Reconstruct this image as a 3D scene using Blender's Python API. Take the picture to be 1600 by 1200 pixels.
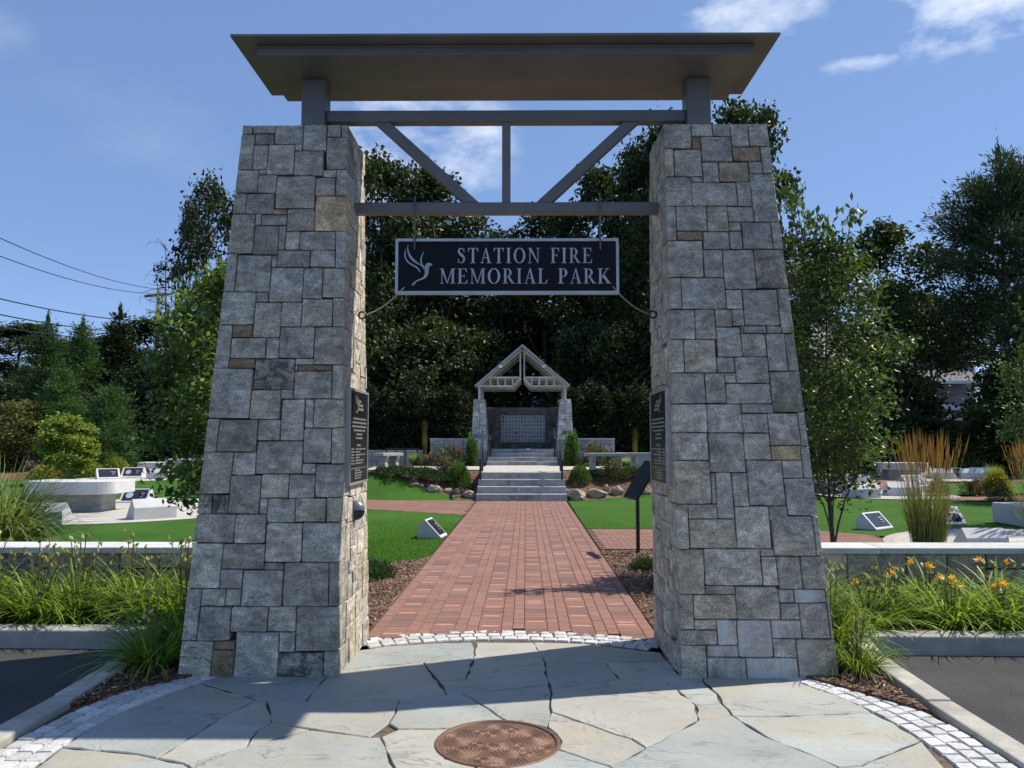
import bpy, bmesh, math, random
import numpy as np
from mathutils import Vector, Matrix

for o in list(bpy.data.objects):
    bpy.data.objects.remove(o)
S = bpy.context.scene
C = S.collection
rad = math.radians
PI = math.pi

# ------------------------------------------------------------------ camera
CAM_X, CAM_H, PITCH, YAW, ROLL, FPX = 0.115, 1.65, 4.2, 0.97, 0.0, 1240.0
cam = bpy.data.cameras.new('camera')
cam.sensor_width = 36.0
cam.lens = 36.0 * FPX / 1600.0
cam.clip_start = 0.05
cam.clip_end = 3000
camo = bpy.data.objects.new('camera', cam)
C.objects.link(camo)
camo.location = (CAM_X, 0, CAM_H)
camo.matrix_world = (Matrix.Translation((CAM_X, 0, CAM_H)) @ Matrix.Rotation(rad(YAW), 4, 'Z')
                     @ Matrix.Rotation(rad(90 + PITCH), 4, 'X') @ Matrix.Rotation(rad(ROLL), 4, 'Z'))
S.camera = camo

# ------------------------------------------------------------------ sun and sky
SUN_EL, SUN_AZ = 53.7, 19.9            # elevation; angle of the sun from +X towards +Y
sd = Vector((math.cos(rad(SUN_EL)) * math.cos(rad(SUN_AZ)), math.cos(rad(SUN_EL)) * math.sin(rad(SUN_AZ)), math.sin(rad(SUN_EL))))
sun = bpy.data.lights.new('sun', 'SUN')
sun.energy = 4.4
sun.angle = rad(0.53)
sun.color = (1.0, 0.935, 0.83)
suno = bpy.data.objects.new('sun', sun)
C.objects.link(suno)
suno.location = sd * 60
suno.rotation_euler = sd.to_track_quat('Z', 'Y').to_euler()

w = bpy.data.worlds.new('World')
S.world = w
w.use_nodes = True
nt = w.node_tree
nt.nodes.clear()
out = nt.nodes.new('ShaderNodeOutputWorld')
bg = nt.nodes.new('ShaderNodeBackground')
bg.inputs[1].default_value = 0.135
sky = nt.nodes.new('ShaderNodeTexSky')
sky.sky_type = 'NISHITA'
sky.sun_disc = False
sky.sun_elevation = rad(SUN_EL)
sky.sun_rotation = rad(90 - SUN_AZ)
sky.air_density = 0.6
sky.dust_density = 0.15
sky.ozone_density = 2.0
tcw = nt.nodes.new('ShaderNodeTexCoord')
def wn(t, **k):
    n = nt.nodes.new(t)
    for a, b in k.items():
        setattr(n, a, b)
    return n
def wmath(op, a, b=None, c=None, clamp=False):
    n = wn('ShaderNodeMath', operation=op, use_clamp=clamp)
    for i, x in enumerate((a, b, c)):
        if x is None: continue
        if hasattr(x, 'links'): nt.links.new(x, n.inputs[i])
        else: n.inputs[i].default_value = x
    return n.outputs[0]
nz = wn('ShaderNodeTexNoise')
nz.inputs['Scale'].default_value = 9
nz.inputs['Detail'].default_value = 7
nz.inputs['Roughness'].default_value = 0.6
mpw = wn('ShaderNodeMapping')
mpw.inputs['Scale'].default_value = (1, 1, 2.0)
nt.links.new(tcw.outputs['Generated'], mpw.inputs[0])
nt.links.new(mpw.outputs[0], nz.inputs[0])
cloud_mask = None
# real clouds of that afternoon: (azimuth deg right of +Y, elevation, half width deg, half height deg, density)
for az, el, hw, hh, dens in ((30.3, 26.0, 6.4, 3.2, 1.0), (16.0, 28.3, 6.0, 2.4, .8), (23.2, 24.2, 3.0, .8, .7), (-8, 21.0, 8.0, 5.5, .8),
                             (-26, 20, 9, 4, .06), (-38, 24, 6, 2, .16), (70, 35, 15, 5, .7), (-80, 30, 14, 5, .6), (150, 35, 18, 6, .8), (-140, 28, 16, 6, .7)):
    d0 = Vector((math.sin(rad(az)) * math.cos(rad(el)), math.cos(rad(az)) * math.cos(rad(el)), math.sin(rad(el))))
    m3 = wn('ShaderNodeMapping', vector_type='TEXTURE')
    m3.inputs['Location'].default_value = d0
    m3.inputs['Rotation'].default_value = (rad(el), 0, rad(-az))
    m3.inputs['Scale'].default_value = (math.sin(rad(hw)), 1.0, math.sin(rad(hh)))
    nt.links.new(tcw.outputs['Generated'], m3.inputs[0])
    ln = wn('ShaderNodeVectorMath', operation='LENGTH')
    nt.links.new(m3.outputs[0], ln.inputs[0])
    e = wmath('SUBTRACT', 1.0, ln.outputs['Value'])                     # 1 at the middle, 0 at the rim
    v = wmath('MULTIPLY_ADD', nz.outputs['Fac'], 3.2, wmath('SUBTRACT', wmath('MULTIPLY', e, 0.9), 1.75))
    v = wmath('MULTIPLY', v, dens, clamp=True)
    v = wmath('MULTIPLY', v, wmath('MULTIPLY', e, 3.0, clamp=True))
    cloud_mask = v if cloud_mask is None else wmath('MAXIMUM', cloud_mask, v)
cloud_mask = wmath('MULTIPLY', cloud_mask, 0.85)
mx = wn('ShaderNodeMix', data_type='RGBA')
nt.links.new(cloud_mask, mx.inputs[0])
hs = wn('ShaderNodeHueSaturation')
hs.inputs['Saturation'].default_value = 0.95
nt.links.new(sky.outputs[0], hs.inputs['Color'])
flat = wn('ShaderNodeMix', data_type='RGBA')
flat.inputs[0].default_value = 0.55
nt.links.new(hs.outputs[0], flat.inputs[6])
flat.inputs[7].default_value = (1.0, 1.78, 3.55, 1)
nt.links.new(flat.outputs[2], mx.inputs[6])
mx.inputs[7].default_value = (6.0, 6.3, 6.7, 1)
nt.links.new(mx.outputs[2], bg.inputs[0])
nt.links.new(bg.outputs[0], out.inputs[0])

vs = S.view_settings
vs.view_transform = 'Standard'
vs.look = 'None'
vs.gamma = 1.0
vs.use_curve_mapping = False
vs.exposure = 0.57
S.cycles.max_bounces = 6
S.cycles.transparent_max_bounces = 6
S.cycles.use_denoising = True

# ------------------------------------------------------------------ from a picture position to a point in the place
def ray(px, py):
    xc, yc = (px - 800) / FPX, (600 - py) / FPX
    r = rad(-ROLL)
    x, y = xc * math.cos(r) + yc * math.sin(r), -xc * math.sin(r) + yc * math.cos(r)
    p, a = rad(PITCH), rad(YAW)
    d = (x, math.cos(p) - y * math.sin(p), math.sin(p) + y * math.cos(p))
    return (d[0] * math.cos(a) - d[1] * math.sin(a), d[0] * math.sin(a) + d[1] * math.cos(a), d[2])
def atD(px, py, D):
    d = ray(px, py)
    t = D / d[1]
    return Vector((CAM_X + d[0] * t, D, CAM_H + d[2] * t))
def sst(a, b, x):
    t = min(1, max(0, (x - a) / (b - a)))
    return t * t * (3 - 2 * t)
def T(D):
    return .6 * sst(28, 46, D) + 3.4 * sst(42, 66, D)
def Tc(D):
    return .74 * sst(22.6, 25.1, D) + .06 * sst(25, 28, D) 
def h(x, D):
    t = T(D)
    k = 1 - sst(5.0, 9.5, abs(x))
    k *= 1 - sst(40, 52, D)
    m = .64 * sst(28.2, 31.5, D) * (1 - sst(3.2, 4.4, abs(x)))
    return t * (1 - k) + max(Tc(D) + m, t) * k
def G(px, py):
    d = ray(px, py)
    t = 3.0
    while t < 400:
        x, y, z = CAM_X + d[0] * t, d[1] * t, CAM_H + d[2] * t
        if z < h(x, y): break
        t += .05
    return Vector((CAM_X + d[0] * t, d[1] * t, h(CAM_X + d[0] * t, d[1] * t)))

# ------------------------------------------------------------------ materials
class NT:
    def __init__(s, name):
        s.m = bpy.data.materials.new(name)
        s.m.use_nodes = True
        s.t = s.m.node_tree
        s.b = s.t.nodes['Principled BSDF']
        s.out = s.t.nodes['Material Output']
    def n(s, t, **k):
        x = s.t.nodes.new(t)
        for a, b in k.items(): setattr(x, a, b)
        return x
    def put(s, sock, v):
        if hasattr(v, 'links'): s.t.links.new(v, sock)
        elif v is not None:
            if isinstance(v, tuple) and len(v) == 3 and sock.type == 'RGBA': v = v + (1,)
            sock.default_value = v
    def math(s, op, a, b=None, c=None, clamp=False):
        x = s.n('ShaderNodeMath', operation=op, use_clamp=clamp)
        for i, q in enumerate((a, b, c)): s.put(x.inputs[i], q)
        return x.outputs[0]
    def mix(s, f, a, b, mode='MIX'):
        x = s.n('ShaderNodeMix', data_type='RGBA', blend_type=mode)
        s.put(x.inputs[0], f); s.put(x.inputs[6], a); s.put(x.inputs[7], b)
        return x.outputs[2]
    def coords(s, rnd=True, scale=(1, 1, 1), kind='Object'):
        tc = s.n('ShaderNodeTexCoord').outputs[kind]
        mp = s.n('ShaderNodeMapping')
        mp.inputs['Scale'].default_value = scale
        s.put(mp.inputs[0], tc)
        if rnd:
            oi = s.n('ShaderNodeObjectInfo').outputs['Random']
            cx = s.n('ShaderNodeCombineXYZ')
            s.put(cx.inputs[0], s.math('MULTIPLY', oi, 37.0)); s.put(cx.inputs[1], s.math('MULTIPLY', oi, 71.0)); s.put(cx.inputs[2], s.math('MULTIPLY', oi, 19.0))
            s.put(mp.inputs[1], cx.outputs[0])
        return mp.outputs[0]
    def noise(s, vec, scale, detail=4, rough=.6, dist=0):
        x = s.n('ShaderNodeTexNoise')
        s.put(x.inputs['Vector'], vec)
        x.inputs['Scale'].default_value = scale; x.inputs['Detail'].default_value = detail
        x.inputs['Roughness'].default_value = rough; x.inputs['Distortion'].default_value = dist
        return x.outputs['Fac']
    def voro(s, vec, scale, feature='F1', out='Distance'):
        x = s.n('ShaderNodeTexVoronoi', feature=feature)
        s.put(x.inputs['Vector'], vec); x.inputs['Scale'].default_value = scale
        return x.outputs[out]
    def ramp(s, f, stops):
        x = s.n('ShaderNodeValToRGB')
        while len(x.color_ramp.elements) < len(stops): x.color_ramp.elements.new(.5)
        for e, (p, c) in zip(x.color_ramp.elements, stops):
            e.position = p
            e.color = (c, c, c, 1) if not isinstance(c, tuple) else c + (1,)
        s.put(x.inputs[0], f)
        return x.outputs[0]
    def bump(s, hgt, strength=.3, dist=.01, prev=None):
        x = s.n('ShaderNodeBump')
        x.inputs['Strength'].default_value = strength; x.inputs['Distance'].default_value = dist
        s.put(x.inputs['Height'], hgt)
        if prev is not None: s.put(x.inputs['Normal'], prev)
        return x.outputs[0]
    def attr(s, name, typ='GEOMETRY', out='Fac'):
        x = s.n('ShaderNodeAttribute', attribute_type=typ)
        x.attribute_name = name
        return x.outputs[out]
    def done(s, col=None, rough=None, norm=None, metal=None, spec=None):
        s.put(s.b.inputs['Base Color'], col); s.put(s.b.inputs['Roughness'], rough)
        s.put(s.b.inputs['Normal'], norm); s.put(s.b.inputs['Metallic'], metal)
        s.put(s.b.inputs['Specular IOR Level'], spec)
        return s.m

def simple(name, a, b, scale=8, rough=.7, bump=.2, bscale=40, detail=5, metal=0, spec=.4, bd=.01, objvar=.12):
    k = NT(name)
    v = k.coords()
    f = k.ramp(k.noise(v, scale, detail), [(.3, 0.0), (.7, 1.0)])
    c = k.mix(f, a, b)
    c = k.mix(1.0, c, k.ramp(k.noise(v, 1.7, 6, .65), [(.3, .84), (.7, 1.12)]), 'MULTIPLY')
    oi = k.n('ShaderNodeObjectInfo').outputs['Random']
    c = k.mix(1.0, c, k.ramp(oi, [(0, 1 - objvar), (1, 1 + objvar)]), 'MULTIPLY') if objvar else c
    n = k.bump(k.noise(v, bscale, 5), bump, bd)
    r = k.math('MULTIPLY_ADD', k.noise(v, scale * 2, 3), .2, rough - .1)
    return k.done(c, r, n, metal, spec)

def granite():
    k = NT('granite_ashlar')
    v = k.coords()
    oc = k.n('ShaderNodeObjectInfo').outputs['Color']
    tint = k.attr('tint')
    base = k.mix(1.0, oc, k.ramp(k.math('MULTIPLY_ADD', tint, .5, .5), [(0, .62), (.5, 1.0), (1, 1.45)]), 'MULTIPLY')
    mott = k.noise(v, 7.5, 8, .74, .5)
    base = k.mix(1.0, base, k.ramp(mott, [(.30, .46), (.5, 1.0), (.70, 1.6)]), 'MULTIPLY')
    warm = k.ramp(k.noise(v, 3.1, 5, .6), [(.5, 0.0), (.72, 1.0)])
    base = k.mix(k.math('MULTIPLY', warm, .35), base, k.mix(1.0, base, (1.18, 1.0, .78), 'MULTIPLY'))
    vb = k.coords(True, (2.2, 2.2, 7))
    vein = k.noise(vb, 2.3, 7, .72, 1.2)
    base = k.mix(1.0, base, k.ramp(vein, [(.32, .70), (.5, 1.0), (.66, 1.38)]), 'MULTIPLY')
    # dark blotches
    dk = k.attr('dark', 'OBJECT')
    bl = k.ramp(k.noise(v, 9, 8, .7, .8), [(.46, 0.0), (.56, 1.0)])
    base = k.mix(k.math('MULTIPLY', bl, k.math('MULTIPLY', dk, .75)), base, (.045, .045, .05))
    # crystals
    sp = k.noise(v, 130, 2, .8)
    base = k.mix(1.0, base, k.ramp(sp, [(.36, .55), (.5, 1.0), (.64, 1.5)]), 'MULTIPLY')
    sp2 = k.ramp(k.noise(v, 55, 3, .7), [(.6, 0.0), (.68, 1.0)])
    base = k.mix(k.math('MULTIPLY', sp2, .35), base, (.10, .10, .105))
    # lime runs
    st = k.attr('stain', 'OBJECT')
    vs_ = k.coords(True, (7, 7, .8))
    run = k.ramp(k.noise(vs_, 1.0, 6, .65), [(.38, 0.0), (.6, 1.0)])
    base = k.mix(k.math('MULTIPLY', run, st), base, (.62, .64, .66))
    # moss
    ms = k.attr('moss', 'OBJECT')
    vz = k.coords(True, (4, 4, 1.2))
    mo = k.ramp(k.noise(vz, 1.4, 7, .7), [(.35, 0.0), (.6, 1.0)])
    base = k.mix(k.math('MULTIPLY', mo, ms), base, (.085, .095, .04))
    n1 = k.bump(k.noise(v, 11, 8, .74), .95, .028)
    n2 = k.bump(k.noise(v, 75, 4, .7), .6, .005, n1)
    return k.done(base, .86, n2, 0, .25)

def leafmat(name, dark, light, trans=.35, rough=.45, spec=.4, thr=(0, 1)):
    k = NT(name)
    t = k.attr('tint')
    c = k.ramp(t, [(thr[0], dark), (thr[1], light)])
    oi = k.n('ShaderNodeObjectInfo').outputs['Random']
    c = k.mix(1.0, c, k.ramp(oi, [(0, .82), (1, 1.18)]), 'MULTIPLY')
    k.done(c, rough, None, 0, spec)
    tr = k.n('ShaderNodeBsdfTranslucent')
    k.put(tr.inputs['Color'], k.mix(1.0, c, (1.25, 1.15, .5), 'MULTIPLY'))
    ms = k.n('ShaderNodeMixShader')
    ms.inputs[0].default_value = trans
    k.t.links.new(k.b.outputs[0], ms.inputs[1]); k.t.links.new(tr.outputs[0], ms.inputs[2])
    k.t.links.new(ms.outputs[0], k.out.inputs[0])
    return k.m

M = {}
M['granite'] = granite()
M['mortar'] = simple('dark_joint', (.035, .033, .03), (.06, .057, .052), 30, .95, .3, 60)
M['cap'] = simple('granite_cap', (.42, .42, .41), (.54, .54, .525), 14, .75, .25, 90, bd=.004)
M['monument'] = simple('sawn_granite', (.44, .445, .45), (.60, .60, .60), 90, .7, .2, 160, bd=.004)
M['step'] = simple('step_granite', (.27, .265, .26), (.42, .41, .40), 7, .6, .15, 110, bd=.003)
M['curb'] = simple('kerb_granite', (.30, .285, .245), (.46, .44, .385), 7, .85, .5, 70, bd=.007)
M['concrete_back'] = simple('kerb_concrete', (.30, .29, .27), (.40, .39, .36), 6, .88, .3, 60, bd=.005)
M['steel'] = simple('bronze_grey_paint', (.140, .130, .127), (.168, .157, .153), 3, .5, .05, 12, metal=.25, spec=.5, bd=.004, objvar=.05)
M['black'] = simple('black_paint', (.012, .012, .013), (.018, .018, .019), 6, .38, .03, 30, spec=.5)
M['signface'] = simple('navy_sign_face', (.004, .005, .008), (.006, .007, .011), 4, .5, .02, 20, spec=.18)
M['signtrim'] = simple('silver_sign_trim', (.36, .40, .45), (.42, .46, .51), 10, .45, .03, 40, metal=.2)
M['plaque'] = simple('dark_bronze_plaque', (.014, .013, .013), (.024, .022, .021), 10, .3, .05, 60, metal=.45, spec=.6)
M['plaquetext'] = simple('raised_plaque_text', (.30, .29, .27), (.40, .38, .35), 20, .4, .03, 50, metal=.4)
M['plaqueface'] = simple('slate_plaque', (.016, .017, .026), (.028, .029, .042), 9, .22, .02, 30, spec=.6)
M['cable'] = simple('steel_cable', (.32, .30, .26), (.42, .40, .35), 40, .5, .1, 200, metal=.6)
M['lampgrey'] = simple('grey_lamp_metal', (.13, .13, .15), (.17, .17, .19), 8, .38, .03, 40, metal=.5)
M['timber'] = simple('warm_white_timber', (.42, .40, .36), (.52, .50, .45), 6, .7, .1, 50)
M['roofmetal'] = simple('grey_roof_metal', (.27, .28, .30), (.34, .35, .37), 3, .5, .05, 20, metal=.3)
M['engrave'] = simple('engraved_letters', (.05, .05, .055), (.075, .075, .08), 20, .9, .05, 60)
M['bark'] = simple('tree_bark', (.075, .06, .047), (.13, .11, .09), 14, .95, .8, 25, bd=.04)
M['palebark'] = simple('pale_bark', (.20, .17, .14), (.30, .26, .22), 12, .95, .6, 25, bd=.03)
M['deadwood'] = simple('dead_wood', (.11, .09, .08), (.17, .145, .13), 10, .95, .4, 30, bd=.02)
M['polewood'] = simple('pole_wood', (.13, .095, .075), (.18, .14, .11), 6, .95, .3, 30)
M['siding'] = simple('grey_siding', (.22, .22, .23), (.27, .27, .28), 3, .8, .1, 30)
M['shingle'] = simple('roof_shingle', (.22, .20, .20), (.29, .265, .26), 5, .9, .3, 25)
M['garage'] = simple('garage_door', (.52, .50, .46), (.58, .56, .52), 3, .6, .05, 20)
M['carblack'] = simple('dark_car_paint', (.012, .013, .016), (.016, .017, .021), 3, .12, .0, 20, spec=.7)
M['carglass'] = simple('car_glass', (.02, .028, .032), (.03, .04, .044), 3, .05, .0, 20, spec=.9)
M['tyre'] = simple('tyre_rubber', (.015, .015, .015), (.022, .022, .022), 10, .9, .2, 60)
M['redlens'] = simple('tail_lens', (.30, .012, .012), (.36, .018, .016), 10, .2, .0, 60)
M['chrome'] = simple('bright_metal', (.55, .56, .58), (.62, .63, .65), 10, .25, .0, 60, metal=.9)
M['white'] = simple('white_trim', (.66, .66, .64), (.74, .74, .72), 10, .5, .05, 60)
M['boulder'] = simple('boulder_stone', (.20, .155, .105), (.45, .37, .275), 3.2, .9, .9, 9, 8, bd=.06, objvar=.25)
M['petal_red'] = leafmat('rose_petals', (.42, .03, .05), (.75, .12, .10), .3)
M['petal_gold'] = leafmat('daylily_petals', (.80, .40, .02), (.88, .55, .05), .35)
M['pod'] = leafmat('seed_pods', (.24, .28, .08), (.50, .46, .18), .3)
M['plume'] = leafmat('tan_plumes', (.34, .20, .08), (.52, .34, .15), .3, .7, .15)

def flagmat():
    k = NT('bluestone_flag')
    v = k.coords()
    oc = k.n('ShaderNodeObjectInfo').outputs['Color']
    f = k.noise(v, 1.6, 5, .55, .3)
    c = k.mix(1.0, oc, k.ramp(f, [(.3, .86), (.7, 1.14)]), 'MULTIPLY')
    tan = k.ramp(k.noise(v, 2.1, 4, .5), [(.50, 0.0), (.64, 1.0)])
    c = k.mix(k.math('MULTIPLY', tan, .55), c, (.36, .315, .225))
    # cleft lines: stretched, warped ridges
    vr = k.coords(True, (1.0, 2.6, 1))
    rid = k.math('ABSOLUTE', k.math('SUBTRACT', k.noise(vr, 1.5, 6, .58, .9), .5))
    crack = k.ramp(rid, [(0.0, 1.0), (.013, 0.0)])
    brk = k.ramp(k.noise(v, 2.6, 3), [(.44, 0.0), (.58, 1.0)])
    crack = k.math('MULTIPLY', crack, brk)
    c = k.mix(k.math('MULTIPLY', crack, .7), c, (.11, .10, .09))
    spt = k.ramp(k.noise(v, 28, 3, .6), [(.70, 0.0), (.74, 1.0)])
    c = k.mix(k.math('MULTIPLY', spt, .4), c, (.2, .18, .15))
    c = k.mix(1.0, c, k.ramp(k.noise(v, 90, 4, .8), [(.3, .9), (.7, 1.1)]), 'MULTIPLY')
    steps = k.ramp(k.noise(vr, 1.5, 5, .55, .5), [(.40, 0.0), (.43, .35), (.5, .38), (.515, .7), (.6, .72), (.62, 1.0)])
    n1 = k.bump(steps, .9, .009)
    n2 = k.bump(k.noise(v, 30, 6, .65), .25, .004, n1)
    n3 = k.bump(crack, -.6, .006, n2)
    return k.done(c, .66, n3, 0, .35)
M['flag'] = flagmat()

def brickmat():
    k = NT('clay_brick')
    oi = k.n('ShaderNodeObjectInfo').outputs['Random']
    r = k.math('FRACT', k.math('ADD', k.attr('rnd'), k.math('MULTIPLY', oi, 7.31)))
    kind = k.attr('kindv')                       # 0 plain, .5 dark, 1 engraved
    v = k.coords()
    plain = k.ramp(r, [(0, (.212, .110, .084)), (.5, (.228, .121, .093)), (1, (.245, .134, .104))])
    dark = k.ramp(r, [(0, (.162, .095, .079)), (1, (.196, .113, .093))])
    eng = k.ramp(r, [(0, (.245, .105, .080)), (1, (.27, .12, .092))])
    c = k.mix(k.math('GREATER_THAN', kind, .25), plain, dark)
    c = k.mix(k.math('GREATER_THAN', kind, .75), c, eng)
    uv = k.n('ShaderNodeUVMap').outputs[0]
    sx = k.n('ShaderNodeSeparateXYZ'); k.put(sx.inputs[0], uv)
    # two short lines of blasted lettering
    row = k.math('MULTIPLY', k.math('COMPARE', sx.outputs[1], .62, .10), 1.0)
    row2 = k.math('COMPARE', sx.outputs[1], .32, .09)
    rows = k.math('MAXIMUM', row, row2)
    wv = k.n('ShaderNodeCombineXYZ')
    k.put(wv.inputs[0], k.math('ADD', k.math('MULTIPLY', sx.outputs[0], 24.0), k.math('MULTIPLY', oi, 91.0)))
    k.put(wv.inputs[1], k.math('MULTIPLY', sx.outputs[1], 9.0))
    let = k.ramp(k.noise(wv.outputs[0], 1.0, 1), [(.46, 0.0), (.5, 1.0)])
    inside = k.math('COMPARE', sx.outputs[0], .5, .38)
    txt = k.math('MULTIPLY', k.math('MULTIPLY', rows, let), k.math('MULTIPLY', inside, k.math('GREATER_THAN', kind, .75)))
    c = k.mix(k.math('MULTIPLY', txt, .8), c, (.66, .42, .34))
    c = k.mix(1.0, c, k.ramp(k.noise(v, 38, 4, .7), [(.25, .8), (.75, 1.18)]), 'MULTIPLY')
    vw = k.coords(False)
    c = k.mix(k.math('MULTIPLY', k.ramp(k.noise(vw, 1.3, 5), [(.45, 0.0), (.75, 1.0)]), .22), c, (.42, .29, .23))
    n = k.bump(k.noise(v, 110, 3), .3, .003)
    return k.done(c, .85, n, 0, .25)
M['brick'] = brickmat()

def groundmat(name, cols, vscale, nscale, bump, bd, rough=.95):
    k = NT(name)
    v = k.coords(False)
    cell = k.n('ShaderNodeTexVoronoi'); k.put(cell.inputs['Vector'], v); cell.inputs['Scale'].default_value = vscale
    sp = k.n('ShaderNodeSeparateColor'); k.put(sp.inputs[0], cell.outputs['Color'])
    c = k.ramp(sp.outputs[0], cols)
    c = k.mix(1.0, c, k.ramp(k.noise(v, nscale, 6), [(.3, .7), (.7, 1.25)]), 'MULTIPLY')
    hgt = k.math('ADD', cell.outputs['Distance'], k.noise(v, vscale * 1.5, 4))
    return k.done(c, rough, k.bump(hgt, bump, bd), 0, .2)
M['mulch'] = groundmat('bark_mulch', [(0, (.08, .042, .026)), (.5, (.16, .09, .058)), (.85, (.26, .165, .115)), (1, (.38, .28, .21))], 42, 1.2, 1.0, .03)
M['soil'] = groundmat('woodland_floor', [(0, (.035, .026, .017)), (.6, (.06, .045, .03)), (1, (.05, .06, .025))], 9, .35, .8, .08)
def asphalt():
    k = NT('asphalt')
    v = k.coords(False)
    c = k.ramp(k.noise(v, 160, 3, .8), [(.3, (.025, .025, .027)), (.55, (.06, .059, .06)), (.78, (.13, .128, .126))])
    c = k.mix(1.0, c, k.ramp(k.noise(v, 1.1, 6, .6), [(.3, .75), (.7, 1.2)]), 'MULTIPLY')
    n = k.bump(k.noise(v, 120, 4, .8), .8, .008)
    return k.done(c, .9, n, 0, .3)
M['asphalt'] = asphalt()
def turf():
    k = NT('mown_turf')
    v = k.coords(False)
    c = k.ramp(k.noise(v, 60, 4, .8), [(.3, (.030, .083, .009)), (.55, (.048, .128, .014)), (.75, (.078, .18, .025))])
    c = k.mix(1.0, c, k.ramp(k.noise(v, .55, 6, .65), [(.3, .78), (.7, 1.2)]), 'MULTIPLY')
    n = k.bump(k.noise(v, 90, 3, .8), .9, .02)
    return k.done(c, .9, n, 0, .15)
M['turf'] = turf()
M['blade'] = leafmat('turf_blades', (.05, .14, .014), (.10, .25, .034), .5, .7, .1)
def paver():
    k = NT('plaza_paver')
    v = k.coords(False)
    t = k.attr('tint')
    c = k.ramp(t, [(0, (.26, .24, .21)), (.45, (.40, .375, .33)), (.75, (.47, .445, .39)), (1, (.62, .61, .58))])
    c = k.mix(1.0, c, k.ramp(k.noise(v, 40, 4, .7), [(.3, .88), (.7, 1.1)]), 'MULTIPLY')
    return k.done(c, .85, k.bump(k.noise(v, 70, 4), .3, .004), 0, .25)
M['paver'] = paver()
M['cobble'] = simple('white_cobble', (.40, .40, .39), (.60, .595, .58), 26, .8, .7, 45, bd=.012, objvar=.15)
def bronze():
    k = NT('rusty_cast_iron')
    v = k.coords(False)
    c = k.ramp(k.noise(v, 7, 6, .65), [(.3, (.125, .068, .046)), (.7, (.215, .125, .085))])
    c = k.mix(1.0, c, k.ramp(k.noise(v, 90, 3), [(.3, .75), (.7, 1.2)]), 'MULTIPLY')
    return k.done(c, .62, k.bump(k.noise(v, 110, 4), .4, .003), .35, .4)
M['iron'] = bronze()
M['tile'] = simple('blue_grey_tile', (.20, .24, .29), (.28, .32, .38), 2, .25, .02, 30, spec=.6, objvar=.3)

M['oak'] = leafmat('oak_leaves', (.014, .030, .007), (.062, .092, .022), .28, .5, .3)
M['dogwood'] = leafmat('dogwood_leaves', (.022, .06, .013), (.20, .29, .075), .40, .4, .35)
M['youngtree'] = leafmat('young_tree_leaves', (.018, .042, .010), (.125, .195, .045), .36, .42, .35)
M['pine'] = leafmat('pine_needles', (.02, .045, .018), (.075, .115, .045), .15, .6, .25)
M['softpine'] = leafmat('soft_pine_needles', (.035, .09, .025), (.11, .20, .06), .25, .6, .25)
M['cedar'] = leafmat('dark_cedar', (.014, .026, .010), (.045, .065, .022), .15, .6, .2)
M['lime'] = leafmat('lime_leaves', (.10, .18, .025), (.38, .42, .07), .4)
M['olive'] = leafmat('olive_leaves', (.07, .085, .02), (.24, .23, .075), .35)
M['boxwood'] = leafmat('boxwood_leaves', (.035, .10, .012), (.13, .26, .03), .35)
M['juniper'] = leafmat('juniper_sprays', (.025, .06, .022), (.09, .15, .055), .2, .6, .2)
M['rose'] = leafmat('rose_leaves', (.035, .055, .02), (.16, .17, .07), .3)
M['golden'] = leafmat('golden_shrub', (.16, .16, .025), (.42, .38, .06), .35)
M['daylily'] = leafmat('daylily_blades', (.028, .08, .009), (.30, .43, .055), .42, .45, .35)
M['reed'] = leafmat('reed_blades', (.06, .10, .02), (.22, .27, .07), .35)
M['fountain'] = leafmat('fountain_blades', (.10, .18, .05), (.38, .47, .20), .45, .6, .2)
M['straw'] = leafmat('dry_grass', (.16, .16, .06), (.36, .33, .16), .35)

# ------------------------------------------------------------------ helpers for objects
def thing(name, label, cat, loc=(0, 0, 0), rz=0, group=None):
    o = bpy.data.objects.new(name, None)
    o.empty_display_size = .1
    C.objects.link(o)
    o.location = loc
    o.rotation_euler = (0, 0, rz)
    o['label'] = label
    o['category'] = cat
    if group: o['group'] = group
    return o
def tag(o, label, cat, group=None):
    o['label'] = label
    o['category'] = cat
    if group: o['group'] = group
    return o
def kids(o):
    return [c for c in CH.get(o.name, [])]
CH = {}
def adopt(o, p):
    if p is not None:
        o.parent = p
        CH.setdefault(p.name, []).append(o)
def dup(root, loc, rz=0, scale=1.0, label=None, group=None):
    def cp(o, p):
        c = o.copy()
        C.objects.link(c)
        if p is not None: adopt(c, p)
        for q in kids(o): cp(q, c)
        return c
    r = cp(root, None)
    r.location = loc
    r.rotation_euler = (0, 0, rz)
    r.scale = (scale,) * 3 if not isinstance(scale, tuple) else scale
    if label: r['label'] = label
    if group: r['group'] = group
    return r
def link_mesh(name, me, mat, parent=None, world=False, kind=None, color=None):
    if mat is not None and not me.materials: me.materials.append(M[mat] if isinstance(mat, str) else mat)
    o = bpy.data.objects.new(name, me)
    C.objects.link(o)
    adopt(o, parent)
    if kind: o['kind'] = kind
    if color: o.color = color
    return o

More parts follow.
